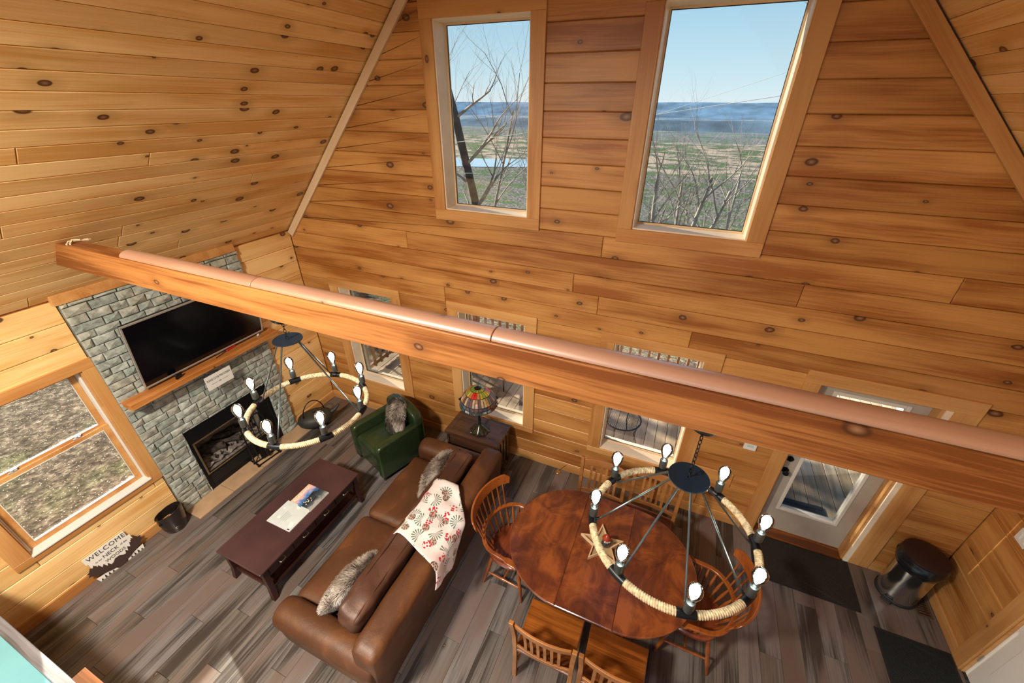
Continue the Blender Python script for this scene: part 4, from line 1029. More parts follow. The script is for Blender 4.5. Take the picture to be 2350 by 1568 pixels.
def arm(y0, y1, out):
    h = []
    def prof(u):   # cross-section in y,z of a pillow-topped arm
        pts = [(y0+.03*(out < 0)+.0, .04), (y0+.028*(out < 0), .42), (y0-.0+(-.012 if out < 0 else .004), .50), (y0+.0, .56), (y0+.035, .615), ((y0+y1)/2, .640), (y1-.035, .615), (y1, .56), (y1+(.012 if out > 0 else -.004), .50), (y1-.028*(out > 0), .42), (y1-.03*(out > 0), .04)]
        return pts
    P = prof(0); n = len(P)
    mb = MB(); xs = [-.53, -.522, -.49, -.3, 0, .3, .46, .50, .515]
    ins = [.055, .02, 0, 0, 0, 0, 0, .01, .04]
    yc, zc = (y0+y1)/2, .34
    vs = []
    for x, i_ in zip(xs, ins):
        for (py, pz) in P: vs.append((x, yc+(py-yc)*(1-i_/(y1-y0)*2), pz-(i_ if pz > .2 else 0)))
    fs = []
    for k in range(len(xs)-1):
        for i in range(n-1): fs.append((k*n+i, k*n+i+1, (k+1)*n+i+1, (k+1)*n+i))
        fs.append((k*n+n-1, k*n, (k+1)*n, (k+1)*n+n-1))
    fs.append(tuple(range(n-1, -1, -1))); fs.append(tuple((len(xs)-1)*n+i for i in range(n)))
    mb.add(vs, fs); o = mb.build('armrest', S, sf, smooth=75); s_ = o.modifiers.new('soft', 'SUBSURF'); s_.levels = 2; s_.render_levels = 2
arm(-1.165, -.915, -1); arm(.925, 1.175, 1)
SB('backrest', (.30, -1.13, .10), (.545, 1.14, .805), .075, wr=.006, n=16, seed=4, M_=RY(4))
for s_ in (-1, 1):
    for x_ in (-.44, .44): mb = MB(); mb.box((x_, s_*1.02, .03), (.07, .07, .06)); mb.build('foot', M['espresso_dark'], sf, bevel=.004)
# piping seams along the arm
def cushion(nm, label, c, size, Mr, m, group=None, seed=0):
    t = thing(nm, label, 'cushion', c, 0, group); t.matrix_basis = T(*c) @ Mr
    mb = MB(); mb.rbox((0, 0, 0), size, min(size)*.24, 18, (.0, .012), .022, 7, seed=seed); mb.build('cushion_body', m, t, smooth=70)
    mb = MB(); hx_, hy_ = size[0]/2, size[1]/2
    for s_ in (-1, 1):
        pts = []
        nn = 44
        for i in range(nn):
            a = 2*pi*i/nn; cx_, sy_ = cos(a), sin(a)
            p = Vector((0, math.copysign(abs(cx_)**.22, cx_)*(size[1]/2+.002), math.copysign(abs(sy_)**.22, sy_)*(size[2]/2+.003)))
            pts.append(p+Vector((s_*size[0]*.30, 0, 0)))
        mb.tube(pts, .0045, 6, closed=True)
    mb.build('piping', m, t, smooth=60)
    return t
cushion('back_cushion', 'near leather back cushion of the sofa, by the front armrest', (3.03, -2.37, .655), (.225, .90, .42), RY(12), M['cushion_leather'], 'sofa back cushions', 5)
cushion('back_cushion', 'far leather back cushion of the sofa, under the fleece throw', (3.03, -1.40, .655), (.225, .92, .43), RY(12), M['cushion_leather'], 'sofa back cushions', 9)

# ---- fur pillows
def fur_pillow(label, c, Mr, size=(.40, .40, .15), n=7500, seed=1):
    t = thing('fur_pillow', label, 'pillow', c, 0, 'shaggy grey fur pillows'); t.matrix_basis = T(*c) @ Mr
    rg = random.Random(seed)
    def surf(u, v):
        th = pi*u; ph = 2*pi*v
        def pw(x, e): return math.copysign(abs(x)**e, x)
        x = pw(cos(ph), .55)*pw(sin(th), .9); y = pw(sin(ph), .55)*pw(sin(th), .9); z = cos(th)
        z *= (1-.62*max(abs(x), abs(y))**2.2)
        return Vector((x*size[0]/2, y*size[1]/2, z*size[2]/2))
    mb = MB(); mb.grid(lambda u, v: surf(.001+u*.998, v), 16, 28, cv=True); mb.build('pillow_cover', M['furbody'], t, smooth=70)
    vs = []; fs = []; tip = []
    for k in range(n):
        u = math.acos(1-2*rg.random())/pi; v = rg.random(); u = min(max(u, .02), .98)
        p = surf(u, v); e1 = surf(min(.99, u+.01), v)-p; e2 = surf(u, v+.01)-p; nn = e1.cross(e2)
        if nn.length < 1e-9: continue
        nn.normalize()
        if nn.dot(p) < 0: nn = -nn
        sw = noise.noise_vector(p*7+Vector((seed, 0, 0))); d = Vector((.15, -.8, 0))+sw*1.3; d = (d-nn*d.dot(nn)); d = (d.normalized() if d.length > 0 else nn)
        l = rg.uniform(.035, .07); dr = (d*.85+nn*.55).normalized(); dr2 = (dr*.6+d*.6+Vector((0, 0, 0))).normalized()
        s_ = dr.cross(nn).normalized()*rg.uniform(.0010, .0019)
        m1 = p+dr*l*.5+nn*.004; m2 = m1+dr2*l*.5; o = len(vs)
        vs += [p-s_, p+s_, m1+s_*.9, m1-s_*.9, m2]; fs += [(o, o+1, o+2, o+3), (o+3, o+2, o+4)]
        b_ = rg.uniform(-.15, .2); tip += [0, 0, .45+b_, .45+b_, 1]
    me = bpy.data.meshes.new('fur'); me.from_pydata([tuple(p) for p in vs], [], fs); at = me.attributes.new('tip', 'FLOAT', 'POINT'); at.data.foreach_set('value', tip); me.materials.append(M['fur'])
    o = bpy.data.objects.new('fur', me); COL.objects.link(o); o.parent = t; o['kind'] = 'stuff'
    return t
def aim(n_, up_):     # local z -> n_, local y -> up_
    n_ = Vector(n_).normalized(); up_ = Vector(up_); up_ = (up_-n_*up_.dot(n_)).normalized(); x = up_.cross(n_)
    return Matrix(((x.x, up_.x, n_.x, 0), (x.y, up_.y, n_.y, 0), (x.z, up_.z, n_.z, 0), (0, 0, 0, 1)))
fur_pillow('grey fur pillow standing in the green armchair', (1.81, -.60, .64), aim((-.42, -.75, .42), (-.35, .25, 1)), (.40, .47, .17), seed=1)
fur_pillow('grey fur pillow at the far end of the sofa, next to the lamp', (2.83, -1.21, .665), aim((-.80, -.12, .55), (.5, .35, .9)), (.50, .46, .19), seed=2)
fur_pillow('grey fur pillow at the near end of the sofa, by the front armrest', (2.79, -2.53, .645), aim((-.80, .10, .60), (.6, .28, .7)), (.52, .44, .18), seed=3)

# ---- fleece throw
def thr():
    t = thing('throw_blanket', 'pink and white fleece throw with pine cones and berries over the sofa back', 'blanket', (0, 0, 0))
    prof = [(2.80, .525), (2.86, .545), (2.93, .60), (2.955, .72), (2.985, .84), (3.04, .905), (3.12, .915), (3.20, .895), (3.28, .865), (3.36, .850), (3.43, .835), (3.475, .79), (3.49, .70), (3.49, .62), (3.485, .52)]
    cum = [0]
    for i in range(1, len(prof)): cum.append(cum[-1]+math.hypot(prof[i][0]-prof[i-1][0], prof[i][1]-prof[i-1][1]))
    def at(s_):
        s_ = max(0, min(cum[-1]-1e-5, s_))
        for i in range(len(cum)-1):
            if s_ <= cum[i+1]:
                f = (s_-cum[i])/(cum[i+1]-cum[i]); return prof[i][0]+(prof[i+1][0]-prof[i][0])*f, prof[i][1]+(prof[i+1][1]-prof[i][1])*f
    Ltot = cum[-1]; nu, nv = 60, 54; vs = []; uvs = []
    # outline: as a function of v across (y), start and end distance along the profile
    for i in range(nu):
        u = i/(nu-1)
        # left/right edges in y for this u (0 seat side .. 1 behind the sofa)
        yn = -2.12+.02*u*0+(-.06 if u < .2 else 0)+ -.16*max(0, u-.45)/.55; yf = -1.40-.06*sin(u*pi)-.06*max(0, u-.6)
        for j in range(nv):
            v = j/(nv-1); y = yn+(yf-yn)*v
            s0 = .02+.30*max(0, (v-.55)/.45)*.25; s1 = Ltot*(.995-.42*max(0, (v-.30)/.70)**1.0) if v > .3 else Ltot*(.93+.065*v/.3)
            s0 = .0 + (.13*v)
            s_ = s0+(s1-s0)*u; x, z = at(s_)
            f = noise.noise(Vector((x*3.0, y*5.5, z*3.0))); f2 = sin(y*26+u*3+2.2*noise.noise(Vector((x*2, y*2, 5))))
            off = .010+.012*f+.007*f2*(.3+u)
            # outward normal approx
            x2, z2 = at(min(Ltot-1e-4, s_+.02)); x1, z1 = at(max(0, s_-.02)); tn = Vector((x2-x1, 0, z2-z1)).normalized(); nr = Vector((-tn.z, 0, tn.x))
            if nr.z < 0 and u < .5: pass
            vs.append(Vector((x, y, z))+nr*max(.004, off)); uvs.append((s_, y))
    fs = [(i*nv+j, (i+1)*nv+j, (i+1)*nv+j+1, i*nv+j+1) for i in range(nu-1) for j in range(nv-1)]
    me = bpy.data.meshes.new('fleece'); me.from_pydata([tuple(p) for p in vs], [], fs); uv = me.uv_layers.new(name='UVMap')
    for lp_ in me.loops: uv.data[lp_.index].uv = uvs[lp_.vertex_index]
    for p in me.polygons: p.use_smooth = True
    me.materials.append(M['sprig']); o = bpy.data.objects.new('fleece', me); COL.objects.link(o); o.parent = t
    s_ = o.modifiers.new('thick', 'SOLIDIFY'); s_.thickness = .006; s_.offset = 1
    return t
thr()

# ================================================================== GREEN ARMCHAIR
ac = thing('armchair', 'dark green leather tub armchair in the corner', 'armchair', (1.735, -.70, 0), -19)
G_ = M['leather_green']
def AC(nm, a, b, r, n=10, cr=(0, 0), wr=0, Mx=None, ws=4):
    c = [(a[i]+b[i])/2 for i in range(3)]; d = [abs(b[i]-a[i]) for i in range(3)]; mb = MB(); mb.rbox((0, 0, 0), d, r, n, cr, wr, ws)
    return mb.build(nm, G_, ac, smooth=70, M=T(*c) @ (Mx if Mx is not None else Matrix()))
AC('base', (-.30, -.33, .07), (.30, .30, .34), .02)
AC('seat_cushion', (-.235, -.345, .30), (.235, .22, .455), .05, 14, (.020, .004), .006)
for s_ in (-1, 1):
    # arm: side slab that slopes up to the back
    mb = MB(); P = [(-.355, .06), (.335, .06), (.345, .62), (.20, .60), (-.30, .585), (-.345, .565), (-.36, .52)]
    mb.prism(P, 0, .105, frame((s_*.345 if s_ > 0 else -.24, 0, 0), (0, 1, 0), (0, 0, 1), (1, 0, 0)) @ T(0, 0, -.105 if s_ > 0 else -.105)); mb.build('armrest', G_, ac, smooth=50, bevel=.028, seg=4)
mb = MB(); pts = [(-.345, .07)]
P = [(-.345, .07), (.345, .07), (.345, .66), (.30, .745), (.16, .80), (0, .815), (-.16, .80), (-.30, .745), (-.345, .66)]
mb.prism(P, 0, .13, frame((0, .345, 0), (1, 0, 0), (0, 0, 1), (0, -1, 0))); mb.build('backrest', G_, ac, smooth=50, bevel=.03, seg=4)
for a in (-.30, .30):
    for b in (-.31, .30): mb = MB(); mb.cyl((a, b, 0), (a, b, .07), .018, .026, 10); mb.build('foot', M['espresso_dark'], ac, smooth=40)

# ================================================================== DINING TABLE
dt = thing('dining_table', 'oval reddish brown dining table with one leaf', 'dining table', (4.729, -1.465, 0))
zt_, rr_ = .75, .595; hl = .2335
def dpoly(side):
    if side == 0: return [(-hl+.0006, -rr_), (hl-.0006, -rr_), (hl-.0006, rr_), (-hl+.0006, rr_)]
    pts = [(hl+.0006, -rr_)]+[(hl+rr_*sin(pi*i/28), -rr_*cos(pi*i/28)) for i in range(1, 28)]+[(hl+.0006, rr_)]
    return pts if side > 0 else [(-p[0], -p[1]) for p in pts]
M['table_edge'] = plain('table_edge', (.26, .10, .035), .25, var=.2, coat=.5)
for s_, nm in ((-1, 'tabletop'), (0, 'table_leaf'), (1, 'tabletop')):
    mb = MB(); mb.prism(dpoly(s_), zt_-.022, zt_, ch=.005, inset=.006); mb.build(nm, M['table_top'], dt)
    mb = MB(); P = dpoly(s_); q = inset_poly(P, .012) if s_ else [(-hl, -rr_+.012), (hl, -rr_+.012), (hl, rr_-.012), (-hl, rr_-.012)]
    if s_ == 0: mb.prism(q, zt_-.034, zt_-.022)
    else: mb.prism([(max(s_*hl, p[0]) if s_ > 0 else min(-hl, p[0]), p[1]) for p in q], zt_-.034, zt_-.022)
    mb.build('table_edge', M['table_edge'], dt)
mb = MB(); mb.bb((-.55, -.36, .635), (.55, -.335, .716)); mb.bb((-.55, .335, .635), (.55, .36, .716)); mb.bb((-.55, -.36, .635), (-.53, .36, .716)); mb.bb((.53, -.36, .635), (.55, .36, .716)); mb.build('apron', M['orange_wood'], dt, bevel=.002)
for s_ in (-1, 1):
    mb = MB(); mb.lathe([(.06, .16), (.075, .20), (.05, .28), (.08, .40), (.055, .52), (.075, .60), (.09, .636)], 20, c=(s_*.30, 0, 0)); mb.build('pedestal', M['windsor'], dt, smooth=50)
    for q_ in (-1, 1):
        mb = MB(); mb.tube([(s_*.30, 0, .22), (s_*.32, q_*.16, .17), (s_*.33, q_*.30, .06), (s_*.335, q_*.36, .022)], [.035, .032, .026, .022], 8); mb.build('pedestal_foot', M['windsor'], dt, smooth=60)

# star tray and owl
stt = thing('star_tray', 'star-shaped pale wooden tray on the dining table', 'tray', (4.735, -1.395, .7505), 11)
STM = wood('star_wood', (.66, .48, .30), (.50, .32, .17), knot=0, tone=.08, grain=.8)
po = [(.205*cos(rad(90+36*k)) if k % 2 == 0 else .088*cos(rad(90+36*k)), .205*sin(rad(90+36*k)) if k % 2 == 0 else .088*sin(rad(90+36*k))) for k in range(10)]
pi_ = [(p[0]*.86, p[1]*.86) for p in po]
mb = MB(); mb.prism(pi_, .001, .006); mb.build('tray_bottom', plain('tray_floor', (.36, .26, .14), .6, var=.15), stt)
for k in range(10):
    a, b = po[k], po[(k+1) % 10]; c, d = pi_[(k+1) % 10], pi_[k]; mb = MB(); mb.prism([a, b, c, d], 0, .032); mb.build('tray_side', STM, stt)
ow = thing('owl_figurine', 'small glazed owl with a red cap standing in the star tray', 'figurine', (4.765, -1.385, .757), 25)
mb = MB(); mb.lathe([(.022, 0), (.036, .01), (.040, .035), (.034, .062), (.026, .075), (.004, .085)], 18); mb.build('body', M['ceramic_dark'], ow, smooth=60)
mb = MB(); mb.rbox((0, 0, .088), (.062, .058, .052), .026, 8); mb.build('head', M['ceramic_red'], ow, smooth=60)
mb = MB(); mb.lathe([(.038, .102), (.040, .106), (.026, .128), (.010, .150), (.001, .158)], 16); mb.build('cap', M['ceramic_red'], ow, smooth=60)
for s_ in (-1, 1):
    mb = MB(); mb.lathe([(.0135, 0), (.012, .004), (.001, .005)], 14, frame((s_*.0145, -.0285, .090), (1, 0, 0), (0, 0, 1), (0, -1, 0))); ey = mb.build('eye_disc', M['white'], ow, smooth=40)
    mb = MB(); mb.lathe([(.0055, .005), (.004, .0072), (.001, .008)], 10, frame((s_*.0145, -.0285, .090), (1, 0, 0), (0, 0, 1), (0, -1, 0))); mb.build('pupil', M['black'], ey)
    mb = MB(); mb.tube([(s_*.030, -.004, .06), (s_*.040, -.004, .04), (s_*.034, -.004, .018)], [.006, .012, .005], 8); mb.build('wing', M['ceramic_dark'], ow, smooth=60)
mb = MB(); mb.cyl((0, -.03, .083), (0, -.040, .079), .004, .0005, 8); mb.build('beak', M['brass'], ow)

# ================================================================== CHAIRS
def windsor(label, x, y, rz):
    """front of the chair is local -y"""
    t = thing('windsor_armchair', label, 'chair', (x, y, 0), rz, 'windsor armchairs at the table ends'); WD = M['windsor']
    P = [(.235*math.copysign(abs(cos(a))**.75, cos(a)), .215*math.copysign(abs(sin(a))**.8, sin(a))) for a in [2*pi*i/32 for i in range(32)]]
    mb = MB(); mb.prism(P, .420, .455, ch=.012, inset=.014); mb.build('seat', M['windsor_seat'], t, smooth=40)
    legprof = lambda l: [.011, .014, .019, .022, .016, .021, .017, .014, .012]
    for sx_ in (-1, 1):
        for sy_ in (-1, 1):
            p0 = Vector((sx_*.165, sy_*.135, .422)); p1 = Vector((sx_*.245, sy_*.215, .0)); n = 9
            mb = MB(); mb.tube([p0+(p1-p0)*(i/(n-1)) for i in range(n)], legprof(1), 10); mb.build('leg', WD, t, smooth=60)
    at = lambda sx_, sy_, z: Vector((sx_*.165, sy_*.135, .422)).lerp(Vector((sx_*.245, sy_*.215, 0)), (.422-z)/.422)
    mids = []
    for sx_ in (-1, 1):
        a, b = at(sx_, -1, .17), at(sx_, 1, .17); mb = MB(); mb.tube([a+(b-a)*(i/8) for i in range(9)], [.009, .010, .014, .011, .018, .011, .014, .010, .009], 8); mb.build('stretcher', WD, t, smooth=60); mids.append((a+b)/2)
    mb = MB(); a, b = mids; mb.tube([a+(b-a)*(i/8) for i in range(9)], [.009, .010, .014, .011, .018, .011, .014, .010, .009], 8); mb.build('stretcher', WD, t, smooth=60)
    # bent arm hoop
    def hoop(s_):   # 0..1 from left hand round the back to right hand
        if s_ < .22: f = s_/.22; return Vector((-.305+.015*f-.0*f, -.20+.24*f, .672))
        if s_ > .78: f = (1-s_)/.22; return Vector((.305-.015*f, -.20+.24*f, .672))
        a = pi-(s_-.22)/.56*pi; return Vector((.290*cos(a), .04+.235*sin(a), .672+.0*sin(a)))
    n = 41; mb = MB(); vs = []; fs = []
    for i in range(n):
        s_ = i/(n-1); p = hoop(s_); q = hoop(min(1, s_+.01)) - hoop(max(0, s_-.01)); tn = q.normalized(); nr = Vector((-tn.y, tn.x, 0)); wd = .040 if (s_ < .12 or s_ > .88) else .024; 
        hh = .013
        for (a, b) in ((-wd, -hh), (wd, -hh), (wd, hh), (-wd, hh)): vs.append(p+nr*a*.8+Vector((0, 0, b)))
    for i in range(n-1):
        for k in range(4): fs.append((i*4+k, i*4+(k+1) % 4, (i+1)*4+(k+1) % 4, (i+1)*4+k))
    fs += [(3, 2, 1, 0), tuple((n-1)*4+k for k in range(4))]; mb.add(vs, fs); mb.build('arm_bow', WD, t, smooth=45, bevel=.006)
    # short turned spindles under the arm bow, long ones up to the comb
    for i in range(19):
        s_ = .045+.91*i/18; p = hoop(s_)
        a = math.atan2(p.y-.0, p.x); q = Vector((.205*cos(a), .185*sin(a)+.0, .455))
        if s_ < .1 or s_ > .9: q = Vector((.205*math.copysign(1, p.x), -.10, .455)); rr2 = [.012, .018, .011, .019, .014, .011]
        else: rr2 = [.007, .009, .013, .0145, .010, .007]
        mb = MB(); mb.tube([q+(p-q)*(k/5) for k in range(6)], rr2, 7); mb.build('spindle', WD, t, smooth=60)
    def comb(f, z): a = pi*(.20+.60*f); return Vector((.345*cos(pi-a)*1.0, .10+.235*sin(a)+.0, z))
    for i in range(9):
        f = (i+.5)/9; s_ = .22+.56*(.20+.60*f); p = hoop(s_); q = comb(f, .925); mb = MB(); mb.tube([p, (p+q)/2, q], [.0075, .009, .007], 7); mb.build('spindle', WD, t, smooth=60)
    n = 21; vs = []; fs = []
    for i in range(n):
        f = -.10+1.2*i/(n-1); p = comb(f, .915); c0 = Vector((0, .10, p.z)); nr = (p-c0).normalized(); tw = min(1, (1-abs(2*i/(n-1)-1))*5); hh = .028+.022*tw
        for (a, b) in ((-.009, 0), (.009, 0), (.016, 2*hh), (-.003, 2*hh)): vs.append(p+nr*a+Vector((0, 0, b))+nr*b*.25)
    for i in range(n-1):
        for k in range(4): fs.append((i*4+k, i*4+(k+1) % 4, (i+1)*4+(k+1) % 4, (i+1)*4+k))
    fs += [(3, 2, 1, 0), tuple((n-1)*4+k for k in range(4))]; mb = MB(); mb.add(vs, fs); mb.build('crest_rail', WD, t, smooth=45, bevel=.006)
    return t
windsor('spindle-back windsor armchair at the sofa end of the dining table', 3.91, -1.53, 86)
windsor('spindle-back windsor armchair at the door end of the dining table', 5.585, -1.45, -91)

def side_chair(label, x, y, rz, group, m=None, w_=.235):
    """front is local -y, seat 0.45 high"""
    t = thing('dining_chair', label, 'chair', (x, y, 0), rz, group); SC = m or M['side_chair']
    mb = MB(); mb.prism([(-w_, -.21), (w_, -.21), (w_-.01, .215), (-w_+.01, .215)], .432, .457, ch=.006, inset=.008); mb.build('seat', M['orange_wood'], t)
    for sx_ in (-1, 1):
        mb = MB(); mb.bb((sx_*(w_-.018)-.018, -.195, 0), (sx_*(w_-.018)+.018, -.159, .432)); mb.build('leg', SC, t, bevel=.003)
        mb = MB(); vs = []; fs = []
        pts = [(.215, 0), (.205, .25), (.205, .46), (.222, .70), (.262, .955)]
        for (yy, zz) in pts:
            xx = sx_*(w_-.004)+(sx_*.010 if zz > .9 else 0)
            vs += [(xx-.018, yy-.016, zz), (xx+.018, yy-.016, zz), (xx+.018, yy+.016, zz), (xx-.018, yy+.016, zz)]
        for i in range(4):
            for k in range(4): fs.append((i*4+k, i*4+(k+1) % 4, (i+1)*4+(k+1) % 4, (i+1)*4+k))
        fs += [(3, 2, 1, 0), (16, 17, 18, 19)]; mb.add(vs, fs); mb.build('back_post', SC, t, bevel=.004)
    def rail(nm, z0_, z1_, y0_, bow, tilt, th=.018, arch=0):
        n = 13; vs = []; fs = []
        for i in range(n):
            f = 2*i/(n-1)-1; x_ = f*(w_-.018); yb = y0_+bow*(1-f*f); zz = z1_+arch*(1-f*f)
            vs += [(x_, yb-th/2, z0_), (x_, yb+th/2, z0_), (x_, yb+th/2+tilt, zz), (x_, yb-th/2+tilt, zz)]
        for i in range(n-1):
            for k in range(4): fs.append((i*4+k, i*4+(k+1) % 4, (i+1)*4+(k+1) % 4, (i+1)*4+k))
        fs += [(3, 2, 1, 0), tuple((n-1)*4+k for k in range(4))]; mb = MB(); mb.add(vs, fs); mb.build(nm, SC, t, bevel=.003, smooth=40)
    rail('crest_rail', .865, .935, .245, .035, .012, arch=.012); rail('lower_rail', .50, .545, .208, .022, .004)
    for k in range(6):
        f = (-1+2*(k+.75)/6.5)*.80; x_ = f*(w_-.018); b1 = .022*(1-f*f); b2 = .035*(1-f*f)
        mb = MB(); vs = []
        for (yy, zz) in ((.209+b1, .54), (.222+(b1+b2)/2, .70), (.247+b2, .87)): vs += [(x_-.012, yy-.005, zz), (x_+.012, yy-.005, zz), (x_+.012, yy+.005, zz), (x_-.012, yy+.005, zz)]
        fs = [(i*4+q, i*4+(q+1) % 4, (i+1)*4+(q+1) % 4, (i+1)*4+q) for i in range(2) for q in range(4)]+[(3, 2, 1, 0), (8, 9, 10, 11)]
        mb.add(vs, fs); mb.build('slat', SC, t)
    for sx_ in (-1, 1): mb = MB(); mb.bb((sx_*(w_-.02)-.008, -.16, .20), (sx_*(w_-.02)+.008, .20, .228)); mb.build('stretcher', SC, t)
    mb = MB(); mb.bb((-w_+.02, -.186, .40), (w_-.02, -.17, .432)); mb.build('apron', SC, t)
    return t
side_chair('slat-back wooden chair in front of the table, left of the near pair', 4.508, -2.135, 180, 'slat-back chairs in front of the table')
side_chair('slat-back wooden chair in front of the table, right of the near pair', 5.036, -2.135, 180, 'slat-back chairs in front of the table')
side_chair('slat-back wooden chair on the window side, left of the far pair', 4.575, -.86, 0, 'slat-back chairs behind the table')
side_chair('slat-back wooden chair on the window side, right of the far pair', 5.105, -.80, -4, 'slat-back chairs behind the table')
for ob in list(COL.objects):
    if ob.get('group') == 'slat-back chairs in front of the table': ob.rotation_euler = (0, 0, pi)

# ================================================================== MATS, BIN, SMALL FITTINGS
def mat_(nm, label, x0, x1, y0, y1, m, rz=0):
    t = thing(nm, label, 'mat', ((x0+x1)/2, (y0+y1)/2, 0), rz, 'dark entrance mats'); a, b = (x1-x0)/2, (y1-y0)/2
    mb = MB(); mb.bb((-a, -b, .0005), (a, b, .006)); mb.build('rubber_edge', M['rubber'], t, bevel=.002)
    mb = MB(); mb.bb((-a+.025, -b+.025, .006), (a-.025, b-.025, .0095)); mb.build('ribbed_pile', m, t, bevel=.001)
    for k in range(int((b-.03)*2/.014)): 
        pass
mat_('door_mat', 'dark brown ribbed mat in front of the glazed door', 6.225, 7.165, -.575, -.005-.02, M['mat'])
mat_('door_mat', 'charcoal mat at the lower right corner, before the white door', 7.235, 7.80, -1.62, -.665, M['mat2'])
tr = thing('pedal_bin', 'round steel pedal bin with black bag and lid in the corner', 'trash can', (7.53, -.20, 0), -40)
mb = MB(); mb.lathe([(.150, .03), (.158, .035), (.160, .56), (.155, .565)], 40); mb.build('bin_body', M['steel'], tr, smooth=35)
mb = MB(); mb.lathe([(.155, 0), (.168, .004), (.170, .022), (.160, .034)], 40); mb.build('bin_base', M['black'], tr, smooth=35)
mb = MB(); mb.grid(lambda u, v: ((.168+.020*sin(u*pi)+.010*noise.noise(Vector((cos(v*6.28)*2, sin(v*6.28)*2, u*5))))*cos(2*pi*v), (.168+.020*sin(u*pi)+.010*noise.noise(Vector((cos(v*6.28)*2, sin(v*6.28)*2, u*5))))*sin(2*pi*v), .455+.155*u+.02*noise.noise(Vector((cos(v*6.28)*3, sin(v*6.28)*3, 7)))*(1-u)), 14, 64, cv=True)
mb.build('bin_bag', M['bag'], tr, smooth=60)
mb = MB(); mb.lathe([(.160, .58), (.176, .600), (.172, .625), (.13, .645), (.06, .655), (.002, .658)], 40); mb.build('bin_lid', M['lidm'], tr, smooth=50)
mb = MB(); mb.rbox((0, -.185, .022), (.085, .05, .018), .008, 6); mb.build('pedal', M['black'], tr, smooth=50)
mb = MB(); mb.bb((-.03, .155, .50), (.03, .175, .60)); mb.build('hinge_block', M['black'], tr, bevel=.004)
vr = thing('floor_register', 'brown floor vent register behind the bin', 'vent', (7.72, -.24, .0005), 0)
mb = MB(); 
for p, q in (((-.06, -.13, 0), (-.045, .13, .006)), ((.045, -.13, 0), (.06, .13, .006)), ((-.045, -.13, 0), (.045, -.115, .006)), ((-.045, .115, 0), (.045, .13, .006))): mb.bb(p, q)
vf = mb.build('register_frame', plain('register_brown', (.10, .055, .028), .5), vr)
for k in range(9): mb = MB(); mb.bb((-.045, -.108+k*.0255, .0), (.045, -.098+k*.0255, .004)); mb.build('louvre', M['espresso_dark'], vr)
th_ = thing('thermostat', 'white thermostat plate on the wall left of the glazed door', 'thermostat', (5.915, -.001, 1.195))
mb = MB(); mb.bb((-.058, -.022, -.042), (.058, 0, .042)); mb.build('cover', M['white'], th_, bevel=.006)
mb = MB(); mb.bb((-.03, -.0235, -.005), (.03, -.022, .025)); mb.build('display', M['paper'], th_)
sp = thing('switch_plate', 'white switch plate on the right wall near the frame edge', 'switch', (W-.001, -.35, 1.26))
mb = MB(); mb.bb((-.006, -.06, -.06), (0, .06, .06)); mb.build('plate', M['white'], sp, bevel=.002)
for s_ in (-1, 1): mb = MB(); mb.bb((-.012, s_*.028-.012, -.03), (-.005, s_*.028+.012, .03)); mb.build('toggle', M['white'], sp, bevel=.002)
fo = thing('floor_grommet', 'small round brass floor outlet between sofa and chairs', 'outlet', (3.94, -.075, .0))
mb = MB(); mb.lathe([(.018, .001), (.034, .001), (.036, .005), (.030, .010), (.018, .006)], 24); mb.build('brass_ring', plain('dull_brass', (.42, .24, .07), .35, .6), fo, smooth=50)
mb = MB(); mb.cyl((0, 0, .0008), (0, 0, .003), .019, n=16); mb.build('socket_hole', M['black'], fo)
cb_ = thing('floor_cable', 'thin dark cable running from the baseboard to the floor outlet', 'cable', (0, 0, 0))
mb = MB(); mb.tube([(3.94, -.05, .008), (3.96, -.025, .012), (3.985, -.02, .05), (4.02, -.019, .10), (4.03, -.019, .118)], .0025, 6); mb.build('cord', M['black'], cb_, smooth=60)

# ================================================================== COUNTER CORNER (bottom left)
kc = thing('kitchen_counter', 'pale blue counter top with worn grey edge in the bottom left corner', 'counter', (0, 0, 0))
mb = MB(); mb.bb((.15, -4.62, .885), (2.45, -3.93, .925)); mb.build('counter_top', M['teal'], kc, bevel=.002)
M['weathered'] = wood('weathered', (.20, .205, .235), (.06, .055, .06), knot=.3, cut=.2, tone=.05, rough=.5)
mb = MB(); mb.bb((.15, -3.93, .875), (2.45, -3.865, .935)); mb.build('front_edge', M['weathered'], kc, bevel=.006)
mb = MB(); mb.bb((.20, -4.58, 0), (2.40, -4.06, .885)); mb.build('cabinet_base', M['white'], kc)
for k in range(4): mb = MB(); mb.bb((.22+k*.545, -4.06, .10), (.745+k*.545, -4.042, .86)); mb.build('cabinet_door', M['white'], kc, bevel=.003)
st = thing('counter_stool', 'orange-brown wooden stool tucked at the counter, bottom left', 'stool', (1.68, -3.86, 0))
mb = MB(); mb.bb((-.20, -.14, .66), (.20, .068, .69)); mb.build('seat', M['orange_wood'], st, bevel=.006)
for a in (-.17, .17):
    for b in (-.11, .035): mb = MB(); mb.bb((a-.018, b-.018, 0), (a+.018, b+.018, .66)); mb.build('leg', M['orange_wood'], st, bevel=.002)
mb = MB(); mb.bb((-.15, -.118, .25), (.15, -.10, .28)); mb.bb((-.15, .027, .25), (.15, .043, .28)); mb.build('stretcher', M['orange_wood'], st)

